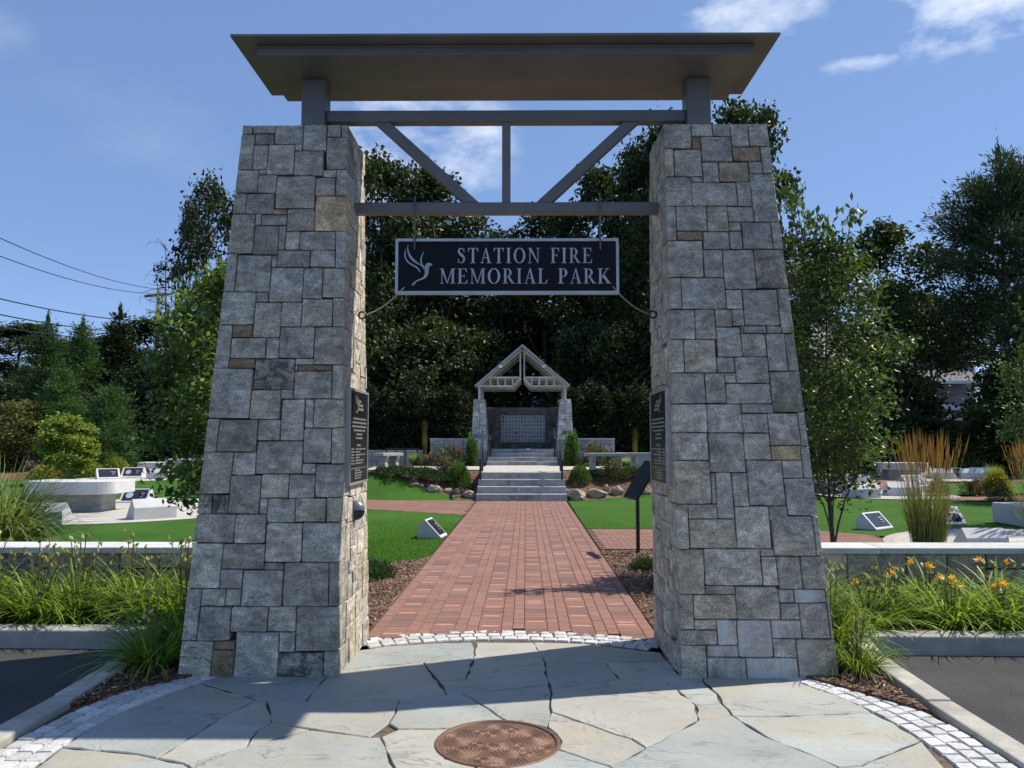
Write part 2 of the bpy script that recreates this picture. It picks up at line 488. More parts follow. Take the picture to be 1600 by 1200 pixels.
class MB:
    def __init__(s):
        s.v, s.f, s.off = [], [], Vector((0, 0, 0))
    def poly(s, pts):
        b = len(s.v)
        s.v += [tuple(p) for p in pts]
        s.f.append(tuple(range(b, b + len(pts))))
    def box(s, a, b):
        x0, y0, z0 = a; x1, y1, z1 = b
        i = len(s.v)
        s.v += [(x0, y0, z0), (x1, y0, z0), (x1, y1, z0), (x0, y1, z0), (x0, y0, z1), (x1, y0, z1), (x1, y1, z1), (x0, y1, z1)]
        s.f += [(i, i + 3, i + 2, i + 1), (i + 4, i + 5, i + 6, i + 7), (i, i + 1, i + 5, i + 4), (i + 1, i + 2, i + 6, i + 5), (i + 2, i + 3, i + 7, i + 6), (i + 3, i, i + 4, i + 7)]
        return s
    def hexa(s, P):                  # eight points, bottom ring then top ring
        i = len(s.v)
        s.v += [tuple(p) for p in P]
        s.f += [(i, i + 3, i + 2, i + 1), (i + 4, i + 5, i + 6, i + 7), (i, i + 1, i + 5, i + 4), (i + 1, i + 2, i + 6, i + 5), (i + 2, i + 3, i + 7, i + 6), (i + 3, i, i + 4, i + 7)]
        return s
    def bar(s, p0, p1, wx, wy, up=(0, 0, 1)):          # a square bar between two points
        p0, p1 = Vector(p0), Vector(p1)
        d = (p1 - p0).normalized()
        a = d.cross(Vector(up))
        if a.length < 1e-4: a = d.cross(Vector((0, 1, 0)))
        a.normalize()
        b = a.cross(d).normalized()
        a *= wx / 2; b *= wy / 2
        return s.hexa([p0 - a - b, p0 + a - b, p0 + a + b, p0 - a + b, p1 - a - b, p1 + a - b, p1 + a + b, p1 - a + b])
    def tube(s, pts, r, n=8, cap=True):
        pts = [Vector(p) for p in pts]
        rr = r if isinstance(r, (list, tuple)) else [r] * len(pts)
        rings = []
        for i, p in enumerate(pts):
            d = (pts[min(i + 1, len(pts) - 1)] - pts[max(i - 1, 0)]).normalized()
            a = d.cross(Vector((0, 0, 1)))
            if a.length < .05: a = d.cross(Vector((0, 1, 0)))
            a.normalize(); b = d.cross(a)
            k = len(s.v)
            for j in range(n):
                t = 2 * PI * j / n
                s.v.append(tuple(p + (a * math.cos(t) + b * math.sin(t)) * rr[i]))
            rings.append(k)
        for q, k in zip(rings, rings[1:]):
            for j in range(n):
                s.f.append((q + j, q + (j + 1) % n, k + (j + 1) % n, k + j))
        if cap:
            s.f.append(tuple(rings[0] + j for j in range(n)))
            s.f.append(tuple(rings[-1] + n - 1 - j for j in range(n)))
        return s
    def prism(s, pts, z0, z1):       # polygon in the ground plane pushed up
        n = len(pts); i = len(s.v)
        s.v += [(p[0], p[1], z0) for p in pts] + [(p[0], p[1], z1) for p in pts]
        s.f.append(tuple(i + n - 1 - j for j in range(n)))
        s.f.append(tuple(i + n + j for j in range(n)))
        for j in range(n):
            k = (j + 1) % n
            s.f.append((i + j, i + k, i + n + k, i + n + j))
        return s
    def extrude(s, pts, vec):        # any 3-D polygon pushed along a vector
        n = len(pts); i = len(s.v); vec = Vector(vec)
        s.v += [tuple(p) for p in pts] + [tuple(Vector(p) + vec) for p in pts]
        s.f.append(tuple(i + n - 1 - j for j in range(n)))
        s.f.append(tuple(i + n + j for j in range(n)))
        for j in range(n):
            k = (j + 1) % n
            s.f.append((i + j, i + k, i + n + k, i + n + j))
        return s
    def mesh(s, name, off=None):
        me = bpy.data.meshes.new(name)
        v = s.v if off is None else [(p[0] - off[0], p[1] - off[1], p[2] - off[2]) for p in s.v]
        me.from_pydata(v, [], s.f)
        bm = bmesh.new(); bm.from_mesh(me)
        bmesh.ops.recalc_face_normals(bm, faces=bm.faces)
        bm.to_mesh(me); bm.free()
        return me
def obj(name, mb, mat, parent=None, world=False, bevel=0, smooth=False, kind=None, color=None):
    off = parent.location if (world and parent is not None) else None
    me = mb.mesh(name, off)
    if smooth:
        me.polygons.foreach_set('use_smooth', [True] * len(me.polygons))
    o = link_mesh(name, me, mat, parent, kind=kind, color=color)
    if bevel:
        b = o.modifiers.new('edge', 'BEVEL')
        b.width = bevel; b.segments = 2; b.limit_method = 'ANGLE'; b.angle_limit = rad(40)
    return o
def np_mesh(name, V, F, tint=None, attr='tint', smooth=False):
    V = np.asarray(V, np.float32); F = np.asarray(F, np.int32)
    me = bpy.data.meshes.new(name)
    k = F.shape[1]
    me.vertices.add(len(V)); me.vertices.foreach_set('co', V.ravel())
    me.loops.add(F.size); me.loops.foreach_set('vertex_index', F.ravel())
    me.polygons.add(len(F)); me.polygons.foreach_set('loop_start', np.arange(0, F.size, k, dtype=np.int32))
    me.update(calc_edges=True)
    if tint is not None:
        a = me.attributes.new(attr, 'FLOAT', 'FACE')
        a.data.foreach_set('value', np.asarray(tint, np.float32))
    me.polygons.foreach_set('use_smooth', np.full(len(F), bool(smooth)))
    return me

# ------------------------------------------------------------------ ground, lawns, paths
def polysheet(name, pts, mat, off, cut=None, parent=None, kind='structure', lift=None):
    bm = bmesh.new()
    f = bm.faces.new([bm.verts.new((p[0], p[1], 0)) for p in pts])
    ys = [p[1] for p in pts]; xs = [p[0] for p in pts]
    if cut:
        for ax, lo, hi, st in ((1, min(ys), max(ys), cut), (0, min(xs), max(xs), cut * 2)):
            q = lo + st
            while q < hi:
                n = (0, 1, 0) if ax else (1, 0, 0)
                co = (0, q, 0) if ax else (q, 0, 0)
                bmesh.ops.bisect_plane(bm, geom=bm.verts[:] + bm.edges[:] + bm.faces[:], plane_co=co, plane_no=n)
                q += st
    bmesh.ops.triangulate(bm, faces=bm.faces[:])
    for v in bm.verts:
        v.co.z = (h(v.co.x, v.co.y) if lift is None else lift) + off
    bmesh.ops.recalc_face_normals(bm, faces=bm.faces)
    if bm.faces and bm.faces[:][0].normal.z < 0:
        bmesh.ops.reverse_faces(bm, faces=bm.faces[:])
    me = bpy.data.meshes.new(name); bm.to_mesh(me); bm.free()
    return link_mesh(name, me, mat, parent, kind=kind)

xs = sorted(set([-400, -200, -120, -90] + [-70 + 4 * i for i in range(36)] + [-10 + .8 * i for i in range(26)] + [90, 120, 200, 400]))
ys = sorted(set([-60, -30, -10, 0, 8] + [12 + 2 * i for i in range(5)] + [22 + .5 * i for i in range(24)] + [34 + 1.5 * i for i in range(25)] + [80, 100, 150, 250, 500, 900]))
V = [(x, y, h(x, y) - .035) for y in ys for x in xs]
nx = len(xs)
F = [(j * nx + i, j * nx + i + 1, (j + 1) * nx + i + 1, (j + 1) * nx + i) for j in range(len(ys) - 1) for i in range(nx - 1)]
link_mesh('ground', np_mesh('ground', V, F, smooth=True), 'soil', kind='structure')

polysheet('asphalt', [(-30, -25), (-2.80, -25), (-2.80, 6.6), (-30, 6.6)], 'asphalt', .002, lift=0)
polysheet('asphalt', [(2.70, -25), (30, -25), (30, 6.4), (2.70, 6.4)], 'asphalt', .002, lift=0)
polysheet('asphalt', [(-2.80, -25), (2.70, -25), (2.70, 1.6), (-2.80, 1.6)], 'asphalt', .002, lift=0)
polysheet('mulch_bed', [(-14, 7.7), (14, 7.7), (14, 8.3), (-14, 8.3)], 'mulch', -.004)
# planting beds between kerb and wall, raised behind the kerb
def bed(name, pts, z):
    o = obj(name, MB().prism(pts, -.05, z), 'mulch', kind='structure')
    return o
bed('mulch_bed', [(-14, 6.72), (-2.05, 6.72), (-2.05, 7.78), (-14, 7.78)], .115)
bed('mulch_bed', [(2.05, 6.47), (14, 6.47), (14, 7.78), (2.05, 7.78)], .115)
bed('mulch_bed', [(-2.76, 5.0), (-2.35, 5.55), (-2.1, 5.8), (-2.1, 6.715), (-2.76, 6.715)], .026)
bed('mulch_bed', [(2.57, 5.0), (2.57, 6.465), (2.0, 6.465), (2.0, 5.8), (2.2, 5.55)], .026)
polysheet('mulch_bed', [(-4.4, 6.83), (-1.25, 6.83), (-1.25, 11.7), (-1.7, 11.0), (-2.4, 10.75), (-3.4, 10.7), (-4.4, 9.0)], 'mulch', .004)
polysheet('mulch_bed', [(1.25, 6.7), (6.2, 6.83), (6.2, 12.35), (1.25, 12.35)], 'mulch', .004)
polysheet('mulch_bed', [(-14, 8.2), (-4.4, 8.2), (-4.4, 9.6), (-14, 10.3)], 'mulch', .004)
polysheet('mulch_bed', [(6.2, 8.2), (14, 8.2), (14, 11.5), (6.2, 12.35)], 'mulch', .004)
# lawns
polysheet('lawn', [(-1.27, 11.6), (-1.27, 18.1), (-3.7, 19.6), (-5.5, 20.6), (-16, 22), (-24, 15), (-16, 10.3), (-4.4, 9.6), (-3.4, 10.7), (-2.4, 10.75), (-1.75, 10.95)], 'turf', .010)
polysheet('lawn', [(-1.32, 22.4), (-1.33, 22.55), (-1.7, 22.8), (-2.7, 23.6), (-3.9, 24.6), (-5.1, 25.4), (-5.4, 26.4), (-7.2, 26.4), (-10, 30), (-14, 35.5), (-24, 36), (-28, 26), (-16, 22.6), (-5.5, 23.2), (-3.9, 22.6)], 'turf', .010, .5)
polysheet('lawn', [(1.27, 15.3), (5.2, 15.3), (6.3, 14.2), (12, 13.4), (18, 13), (22, 20), (20, 22.5), (12.5, 22.2), (9, 23.8), (6.2, 24), (4.2, 23.6), (2.6, 23.0), (1.3, 22.4)], 'turf', .010, .5)
polysheet('lawn', [(13.2, 25.0), (16, 26), (21, 27), (26, 30), (19, 32), (15.5, 30.5), (13.6, 27.5)], 'turf', .010, .5)
polysheet('mulch_bed', [(-40, 29.5), (-30, 29.5), (-21.5, 32.2), (-18.2, 34.0), (-17.5, 36), (-16, 40), (-12, 42), (-12, 48), (-40, 48)], 'mulch', .016, 1.0)
polysheet('mulch_bed', [(13, 23.0), (13, 22.3), (20, 22.5), (24, 26), (26, 33), (21, 36), (19, 32), (24, 29), (20, 26), (15, 24.6)], 'mulch', .016, 1.0)
# crossing paths of running bricks, joints cut in as real courses
def brick_field(name, pts, mat='brick', off=.014, bl=.2, bw=.1, ang=0, step=None):
    """pavers laid in rows across a polygon; one joined piece of the setting"""
    from mathutils.geometry import intersect_point_tri_2d
    ca, sa = math.cos(ang), math.sin(ang)
    R = [(p[0] * ca + p[1] * sa, -p[0] * sa + p[1] * ca) for p in pts]
    P = np.array(R)
    def inside(x, y):
        c = np.zeros(x.shape, bool)
        j = len(P) - 1
        for i in range(len(P)):
            xi, yi = P[i]; xj, yj = P[j]
            t = ((yi > y) != (yj > y)) & (x < (xj - xi) * (y - yi) / (yj - yi + 1e-12) + xi)
            c ^= t; j = i
        return c
    us = np.arange(P[:, 0].min(), P[:, 0].max(), bl); vs_ = np.arange(P[:, 1].min(), P[:, 1].max(), bw)
    U, W = np.meshgrid(us, vs_)
    U = U + (np.arange(len(vs_)) % 2)[:, None] * bl / 2
    k = inside(U.ravel() + bl / 2, W.ravel() + bw / 2)
    U, W = U.ravel()[k], W.ravel()[k]
    g = .005
    rng = np.random.default_rng(5)
    quads = np.stack([np.stack([U + g, W + g], 1), np.stack([U + bl - g, W + g], 1), np.stack([U + bl - g, W + bw - g], 1), np.stack([U + g, W + bw - g], 1)], 1)
    X = quads[..., 0] * ca - quads[..., 1] * sa; Y = quads[..., 0] * sa + quads[..., 1] * ca
    hv = np.vectorize(h)
    Z = hv(X, Y)
    dz = rng.uniform(-.0015, .0015, len(U))[:, None]
    top = np.stack([X, Y, Z + off + dz], 2); bot = np.stack([X, Y, Z - .01 + 0 * dz], 2)
    V = np.concatenate([top, bot], 1).reshape(-1, 3)
    n = len(U); b = np.arange(n)[:, None] * 8
    F = np.concatenate([b + np.array([0, 1, 2, 3]), b + np.array([4, 5, 1, 0]), b + np.array([5, 6, 2, 1]), b + np.array([6, 7, 3, 2]), b + np.array([7, 4, 0, 3])])
    r = np.tile(rng.random(n), 5)
    me = np_mesh(name, V, F, r, 'rnd')
    me.uv_layers.new(name='UVMap')
    return me
def brick_path(pts, ang):
    p = polysheet('brick_path', pts, 'mortar', .006, .5)
    o = link_mesh('bricks', brick_field('bricks', pts, ang=ang), 'brick', p, kind='stuff')
    return p
brick_path([(-1.26, 18.1), (-3.7, 19.6), (-5.5, 20.6), (-7.0, 21.0), (-7.0, 23.0), (-5.5, 23.2), (-3.9, 22.6), (-1.3, 22.4)], rad(-20))
brick_path([(1.26, 12.4), (6.2, 12.4), (6.2, 14.3), (5.3, 15.2), (1.26, 15.2)], rad(0))
brick_path([(10.6, 25.8), (13.3, 25.2), (14.0, 27.8), (16, 31), (17.5, 33.5), (13, 33), (11, 29)], rad(40))
brick_path([(12.2, 22.8), (20, 22.8), (21, 24.3), (12.2, 24.3)], rad(0))
brick_path([(-5.6, 26.6), (-9.0, 26.8), (-9.5, 30), (-6.6, 30)], rad(0))

# ------------------------------------------------------------------ stone laying
def stone_mesh(Q, u0, v0, u1, v1, inward, depth, gap, rng, L=(0, 0, 0, 0), proud=.008, segl=.10, wob=1.0):
    """one squared stone: Q(u,v) maps the wall face to space; L marks sides on a free edge (left, bottom, right, top)"""
    inward = Vector(inward)
    bl, br, tl = Q(u0, v0), Q(u1, v0), Q(u0, v1)
    w, hh = (br - bl).length, (tl - bl).length
    gu, gv = gap / 2 / max(w, .01), gap / 2 / max(hh, .01)
    s0, s1 = (0 if L[0] else gu), 1 - (0 if L[2] else gu)
    t0, t1 = (0 if L[1] else gv), 1 - (0 if L[3] else gv)
    c = [rng.uniform(.02, .10) * min(w, hh) * .5 for _ in range(4)]
    ring = []
    nu, nv = min(4, max(1, round(w / segl))), min(4, max(1, round(hh / segl)))
    jit = min(gap * .5, .007) * wob
    def add(s, t, js, jt):
        ring.append((s + js * rng.uniform(-jit, jit) / w, t + jt * rng.uniform(-jit, jit) / hh))
    cu = [x / w for x in c]; cv = [x / hh for x in c]
    add(s0 + cu[0], t0, 0, not L[1])
    for i in range(1, nu): add(s0 + (s1 - s0) * i / nu, t0, 1, not L[1])
    add(s1 - cu[1], t0, 0, not L[1]); add(s1, t0 + cv[1], not L[2], 0)
    for i in range(1, nv): add(s1, t0 + (t1 - t0) * i / nv, not L[2], 1)
    add(s1, t1 - cv[2], not L[2], 0); add(s1 - cu[2], t1, 0, not L[3])
    for i in range(1, nu): add(s1 - (s1 - s0) * i / nu, t1, 1, not L[3])
    add(s0 + cu[3], t1, 0, not L[3]); add(s0, t1 - cv[3], not L[0], 0)
    for i in range(1, nv): add(s0, t1 - (t1 - t0) * i / nv, not L[0], 1)
    add(s0, t0 + cv[0], not L[0], 0)
    n = len(ring)
    def P(s, t, o): return Q(u0 + (u1 - u0) * s, v0 + (v1 - v0) * t) - inward * o
    pr = rng.uniform(.2, 1.4) * proud
    bev = rng.uniform(.002, .005)
    rq = min(1.0, min(w, hh) / .24)
    def shr(s, t, m): return (s + (0.5 - s) * 2 * m / w if m < 1 else s, t + (0.5 - t) * 2 * m / hh if m < 1 else t)
    V, F = [], []
    for s, t in ring: V.append(P(s, t, -depth))
    for s, t in ring: V.append(P(s, t, -.006))
    for s, t in ring:
        a, b = shr(s, t, bev); V.append(P(a, b, pr + rq * rng.uniform(-.003, .003)))
    k = rng.uniform(.42, .62)
    for s, t in ring:
        a, b = .5 + (s - .5) * k + rng.uniform(-.05, .05), .5 + (t - .5) * k + rng.uniform(-.05, .05)
        V.append(P(a, b, pr + rq * rng.uniform(-.003, .009)))
    V.append(P(.5 + rng.uniform(-.1, .1), .5 + rng.uniform(-.1, .1), pr + rq * rng.uniform(0, .009)))
    for r in range(3):
        for j in range(n):
            q = (j + 1) % n
            F.append((r * n + j, r * n + q, (r + 1) * n + q, (r + 1) * n + j))
    for j in range(n): F.append((3 * n + j, 3 * n + (j + 1) % n, 4 * n))
    return V, F
TINTS = {'m0': (0.484, 0.414, 0.288), '.': (0.411, 0.381, 0.319), 'b': (0.434, 0.409, 0.345), 'd': (0.312, 0.285, 0.238), 't': (0.536, 0.404, 0.240), 't2': (0.438, 0.391, 0.303), 'w': (0.288, 0.212, 0.139),
         'w2': (0.347, 0.294, 0.216), 'k': (0.355, 0.325, 0.268), 'k2': (0.308, 0.287, 0.247), 'l': (0.519, 0.483, 0.397), 's': (0.422, 0.369, 0.284), 'm': (0.474, 0.430, 0.337),
         'x': (0.400, 0.359, 0.285), 'x2': (0.365, 0.332, 0.270), 'x3': (0.343, 0.317, 0.263)}
def tint(code, rng):
    c = TINTS[code]
    k = rng.uniform(.88, 1.12)
    q = rng.uniform(-.008, .008)
    return ((c[0] + q) * k, c[1] * k, (c[2] - q) * k, 1)
def put_stone(parent, Q, r, code, inward, depth, gap, rng, L=(0, 0, 0, 0), **kw):
    V, F = stone_mesh(Q, r[0], r[1], r[2], r[3], inward, depth, gap, rng, L, **kw)
    off = parent.location
    me = bpy.data.meshes.new('stone')
    me.from_pydata([tuple(v - off) for v in V], [], F)
    o = link_mesh('stone', me, 'granite', parent, color=tint(code, rng))
    if code == 'k': o['dark'] = 1.0
    if code == 's': o['dark'] = .45
    if code == 'm': o['moss'] = .8
    if code == 'x': o['stain'] = .75
    if code == 'x2': o['stain'] = .6
    if code == 'x3': o['stain'] = .25
    return o
def pack(nu, nv, rng, mask=None, wmax=3, hmax=3, big=.5):
    """random squared-rubble bond on an nu x nv grid; returns cell rectangles"""
    occ = np.zeros((nv, nu), bool) if mask is None else mask.copy()
    R = []
    for j in range(nv):
        for i in range(nu):
            if occ[j, i]: continue
            ww, hh = rng.choice([1, 2, 2, 3, 3, 4][:wmax + 2]), rng.choice([1, 1, 2, 2, 3, 4][:hmax + 2])
            if rng.random() < big: ww, hh = max(ww, 2), max(hh, 2)
            ww = min(ww, wmax); hh = min(hh, hmax)
            k = 0
            while k < ww and i + k < nu and not occ[j, i + k]: k += 1
            ww = k
            if nu - (i + ww) == 1 and not occ[j, min(nu - 1, i + ww)]: ww += 1 if i + ww < nu and not occ[j, i + ww] else 0
            q = 1
            while q < hh and j + q < nv and not occ[j + q, i:i + ww].any(): q += 1
            hh = q
            occ[j:j + hh, i:i + ww] = True
            R.append((i, j, i + ww, j + hh))
    return R
SUNNY = ['l', 't2', '.', 'm0', 'l', 't2', '.', 'm0', 'b']  # lighter, warmer tones that put sunlight into the left inner face's stone colour
CODES = ['.'] * 8 + ['b'] * 5 + ['t2'] * 6 + ['l'] * 3 + ['d', 'm0']

# squared stones of the two pillar fronts: left, bottom, right, top in thousandths of the face, then a tone
SL="0 982 95 1000 .;95 983 313 1000 .;313 962 581 1000 .;581 949 806 1000 .;806 975 940 1000 .;940 975 1000 1000 .;0 912 129 982 .;129 961 313 983 d;129 912 267 961 .;267 902 513 961 b;513 949 581 962 .;513 900 780 949 .;806 912 1000 975 d;0 867 200 912 .;200 902 267 912 .;200 866 369 902 .;369 836 719 900 .;780 897 903 912 .;903 861 1000 912 .;719 861 903 897 .;0 826 109 867 d;109 826 360 866 .;360 825 483 836 w;726 793 1000 861 t;0 751 207 826 t2;207 804 260 826 .;260 804 483 825 .;483 793 726 836 .;207 748 424 804 d;424 757 483 804 .;483 757 606 793 .;606 757 913 793 .;913 723 1000 793 b;424 724 705 757 .;705 724 913 757 .;0 678 88 751 .;88 678 379 748 b;379 724 424 748 .;380 659 656 724 b;656 665 815 724 .;815 667 1000 723 .;0 617 275 678 b;275 659 380 678 d;275 593 491 659 t2;491 613 656 659 .;656 613 905 665 t2;905 613 1000 667 t2;0 537 112 617 .;112 593 275 617 w;112 555 391 593 .;391 554 493 593 .;493 555 769 613 .;769 543 1000 613 d;112 537 313 555 w;313 498 626 554 k;626 543 769 555 b;626 532 649 543 .;649 532 915 543 w;915 481 1000 543 t2;0 446 305 537 b;627 481 915 532 b;532 481 627 498 b;305 444 532 498 t2;545 406 718 481 .;718 429 784 481 b;784 429 1000 481 t2;0 386 91 446 .;91 386 377 444 d;377 406 545 444 .;382 347 719 406 .;719 366 924 429 b;924 365 1000 429 b;0 312 216 386 t2;216 345 382 386 .;719 347 815 366 .;815 306 1000 365 .;216 277 432 345 d;432 305 631 347 t2;631 305 815 347 b;98 227 77 311 .;0 277 98 312 k;432 277 486 305 .;486 262 685 305 b;685 263 898 305 t2;898 263 1000 306 b;0 227 273 277 .;273 226 486 277 b;493 194 740 262 b;740 194 1000 263 b;0 149 208 227 b;208 182 493 226 d;493 181 626 194 k;208 149 357 182 .;357 119 626 181 .;626 119 929 194 k2;929 119 1000 194 d;0 61 97 149 .;97 119 255 149 .;255 119 357 149 b;97 61 305 119 d;305 76 541 119 .;541 76 726 119 .;726 44 1000 119 .;0 0 206 61 l;206 46 344 61 w;206 0 344 46 w;344 0 623 76 b;623 42 726 76 .;623 0 907 42 k;907 0 1000 44 k2;98 277 215 311 k"
SR="0 952 265 1000 .;265 975 471 1000 .;471 975 638 1000 .;638 955 811 1000 .;811 955 1000 1000 .;265 950 348 975 w;348 925 638 975 .;638 926 906 955 w;906 903 1000 955 .;0 896 90 952 t2;90 897 348 950 .;348 886 500 925 .;500 887 775 925 w2;775 903 906 926 .;0 840 239 896 .;239 886 348 897 .;239 840 649 886 .;649 839 776 887 .;776 809 1000 903 .;0 774 86 840 .;86 792 363 840 .;363 791 546 840 t2;546 809 776 839 .;86 774 313 792 w;546 792 655 809 t2;655 757 916 809 .;916 757 1000 809 .;313 757 543 791 .;543 757 655 792 .;0 704 305 774 .;305 704 471 757 .;471 682 740 757 .;740 683 1000 757 s;0 644 103 704 .;103 645 471 704 b;471 645 609 682 .;609 614 900 682 .;900 600 1000 683 m;0 589 203 644 .;203 589 371 645 .;371 612 512 645 t2;512 614 609 645 .;371 557 568 612 .;568 600 783 614 .;783 600 900 614 .;568 557 763 600 t2;763 531 915 600 b;915 531 1000 600 m;0 528 103 589 .;103 528 360 589 t2;360 528 501 557 .;501 509 763 557 .;0 472 256 528 .;256 473 413 528 .;413 509 501 528 .;413 472 763 509 b;763 457 1000 531 m;258 421 67 472 .;0 371 255 421 .;0 421 258 472 l;523 455 763 472 .;517 420 714 455 .;714 397 949 455 .;949 396 1000 457 .;255 350 518 420 .;518 372 714 420 t2;714 372 935 397 t;935 340 1000 396 .;0 295 255 371 t2;255 295 289 350 d;289 269 409 350 .;409 291 521 350 .;521 292 787 372 b;787 340 935 372 .;787 275 1000 340 .;0 217 84 295 .;84 269 289 295 .;412 218 657 291 l;657 267 785 292 .;84 218 412 269 t2;663 205 957 274 .;957 205 1000 274 .;0 140 177 217 t2;177 155 569 218 .;569 205 663 218 d;569 154 676 205 l;676 149 840 205 .;840 149 1000 205 .;177 140 377 155 d;0 81 91 140 .;91 98 377 140 t2;377 98 668 154 .;668 126 771 149 x;771 126 984 149 x;984 66 1000 149 .;91 81 239 98 t2;0 55 239 81 .;239 55 372 98 x;372 35 598 98 x2;598 66 794 98 x;794 66 984 126 .;668 98 794 126 .;598 35 748 66 .;748 0 1000 66 x3;0 0 164 55 .;164 35 372 55 x2;164 0 414 35 x2;414 0 748 35 x;255 420 522 472 l"

# flagstone outlines in centimetres
FLAGS="-126,585 -123,637 -103,651 -68,662 -33,667 -28,629 -65,607;-126,585 -65,607 -40,531 -69,519 -128,515 -129,553;-65,607 -28,629 -30,565 -48,560;-30,667 18,668 26,611 26,575 -30,565 -28,629;-48,560 -30,565 26,575 27,554 -30,532 -40,531;-30,532 27,554 28,544 27,498 24,473 13,478 0,482 -11,503;-69,519 -40,531 -30,532 -11,503 0,482 -19,480 -32,470 -62,468 -69,477;-153,515 -128,515 -69,519 -69,477 -76,455 -113,468 -138,478;-62,468 -32,470 -38,450 -30,426 -14,418 -13,404 -26,390 -43,386 -49,396 -70,456;-111,466 -76,455 -70,456 -49,396 -41,373 -81,367 -122,370 -163,417 -140,441;-161,519 -153,515 -138,478 -142,463 -140,441 -163,417 -181,424 -178,444 -169,492;-138,478 -111,466 -140,441 -142,463;-233,506 -169,492 -178,444 -181,424 -193,429 -239,438 -239,471;-239,438 -193,429 -181,424 -163,417 -122,370 -170,361 -227,370 -237,393;-233,506 -219,537 -210,553 -161,519 -169,492;-210,553 -215,581 -127,583 -129,553 -128,515 -153,515 -161,519;18,668 60,664 90,649 117,637 119,612 72,608 26,611;26,611 72,608 77,568 54,556 28,544 26,575;72,608 119,612 121,569 108,562 86,571 77,568;28,544 54,556 77,568 86,571 108,562 118,513 114,486 86,452 76,442 70,455 55,469 27,498;27,498 55,469 70,455 76,442 55,417 29,439 31,451 24,473;-14,418 4,419 21,428 29,439 55,417 43,373 11,364 -41,373 -26,390 -13,404;108,562 124,587 140,587 134,563 137,536 135,516 118,513;118,513 135,516 136,494 114,486;134,563 140,587 218,589 201,560 222,520 223,500 157,493 136,494 135,516 137,536;136,494 157,493 223,500 228,482 230,455 182,420 170,418 158,440 146,458;86,452 114,486 136,494 146,458 158,440 170,418 159,375 90,366 43,373 55,417 76,442;182,420 230,455 224,420 217,376 159,375 170,418"

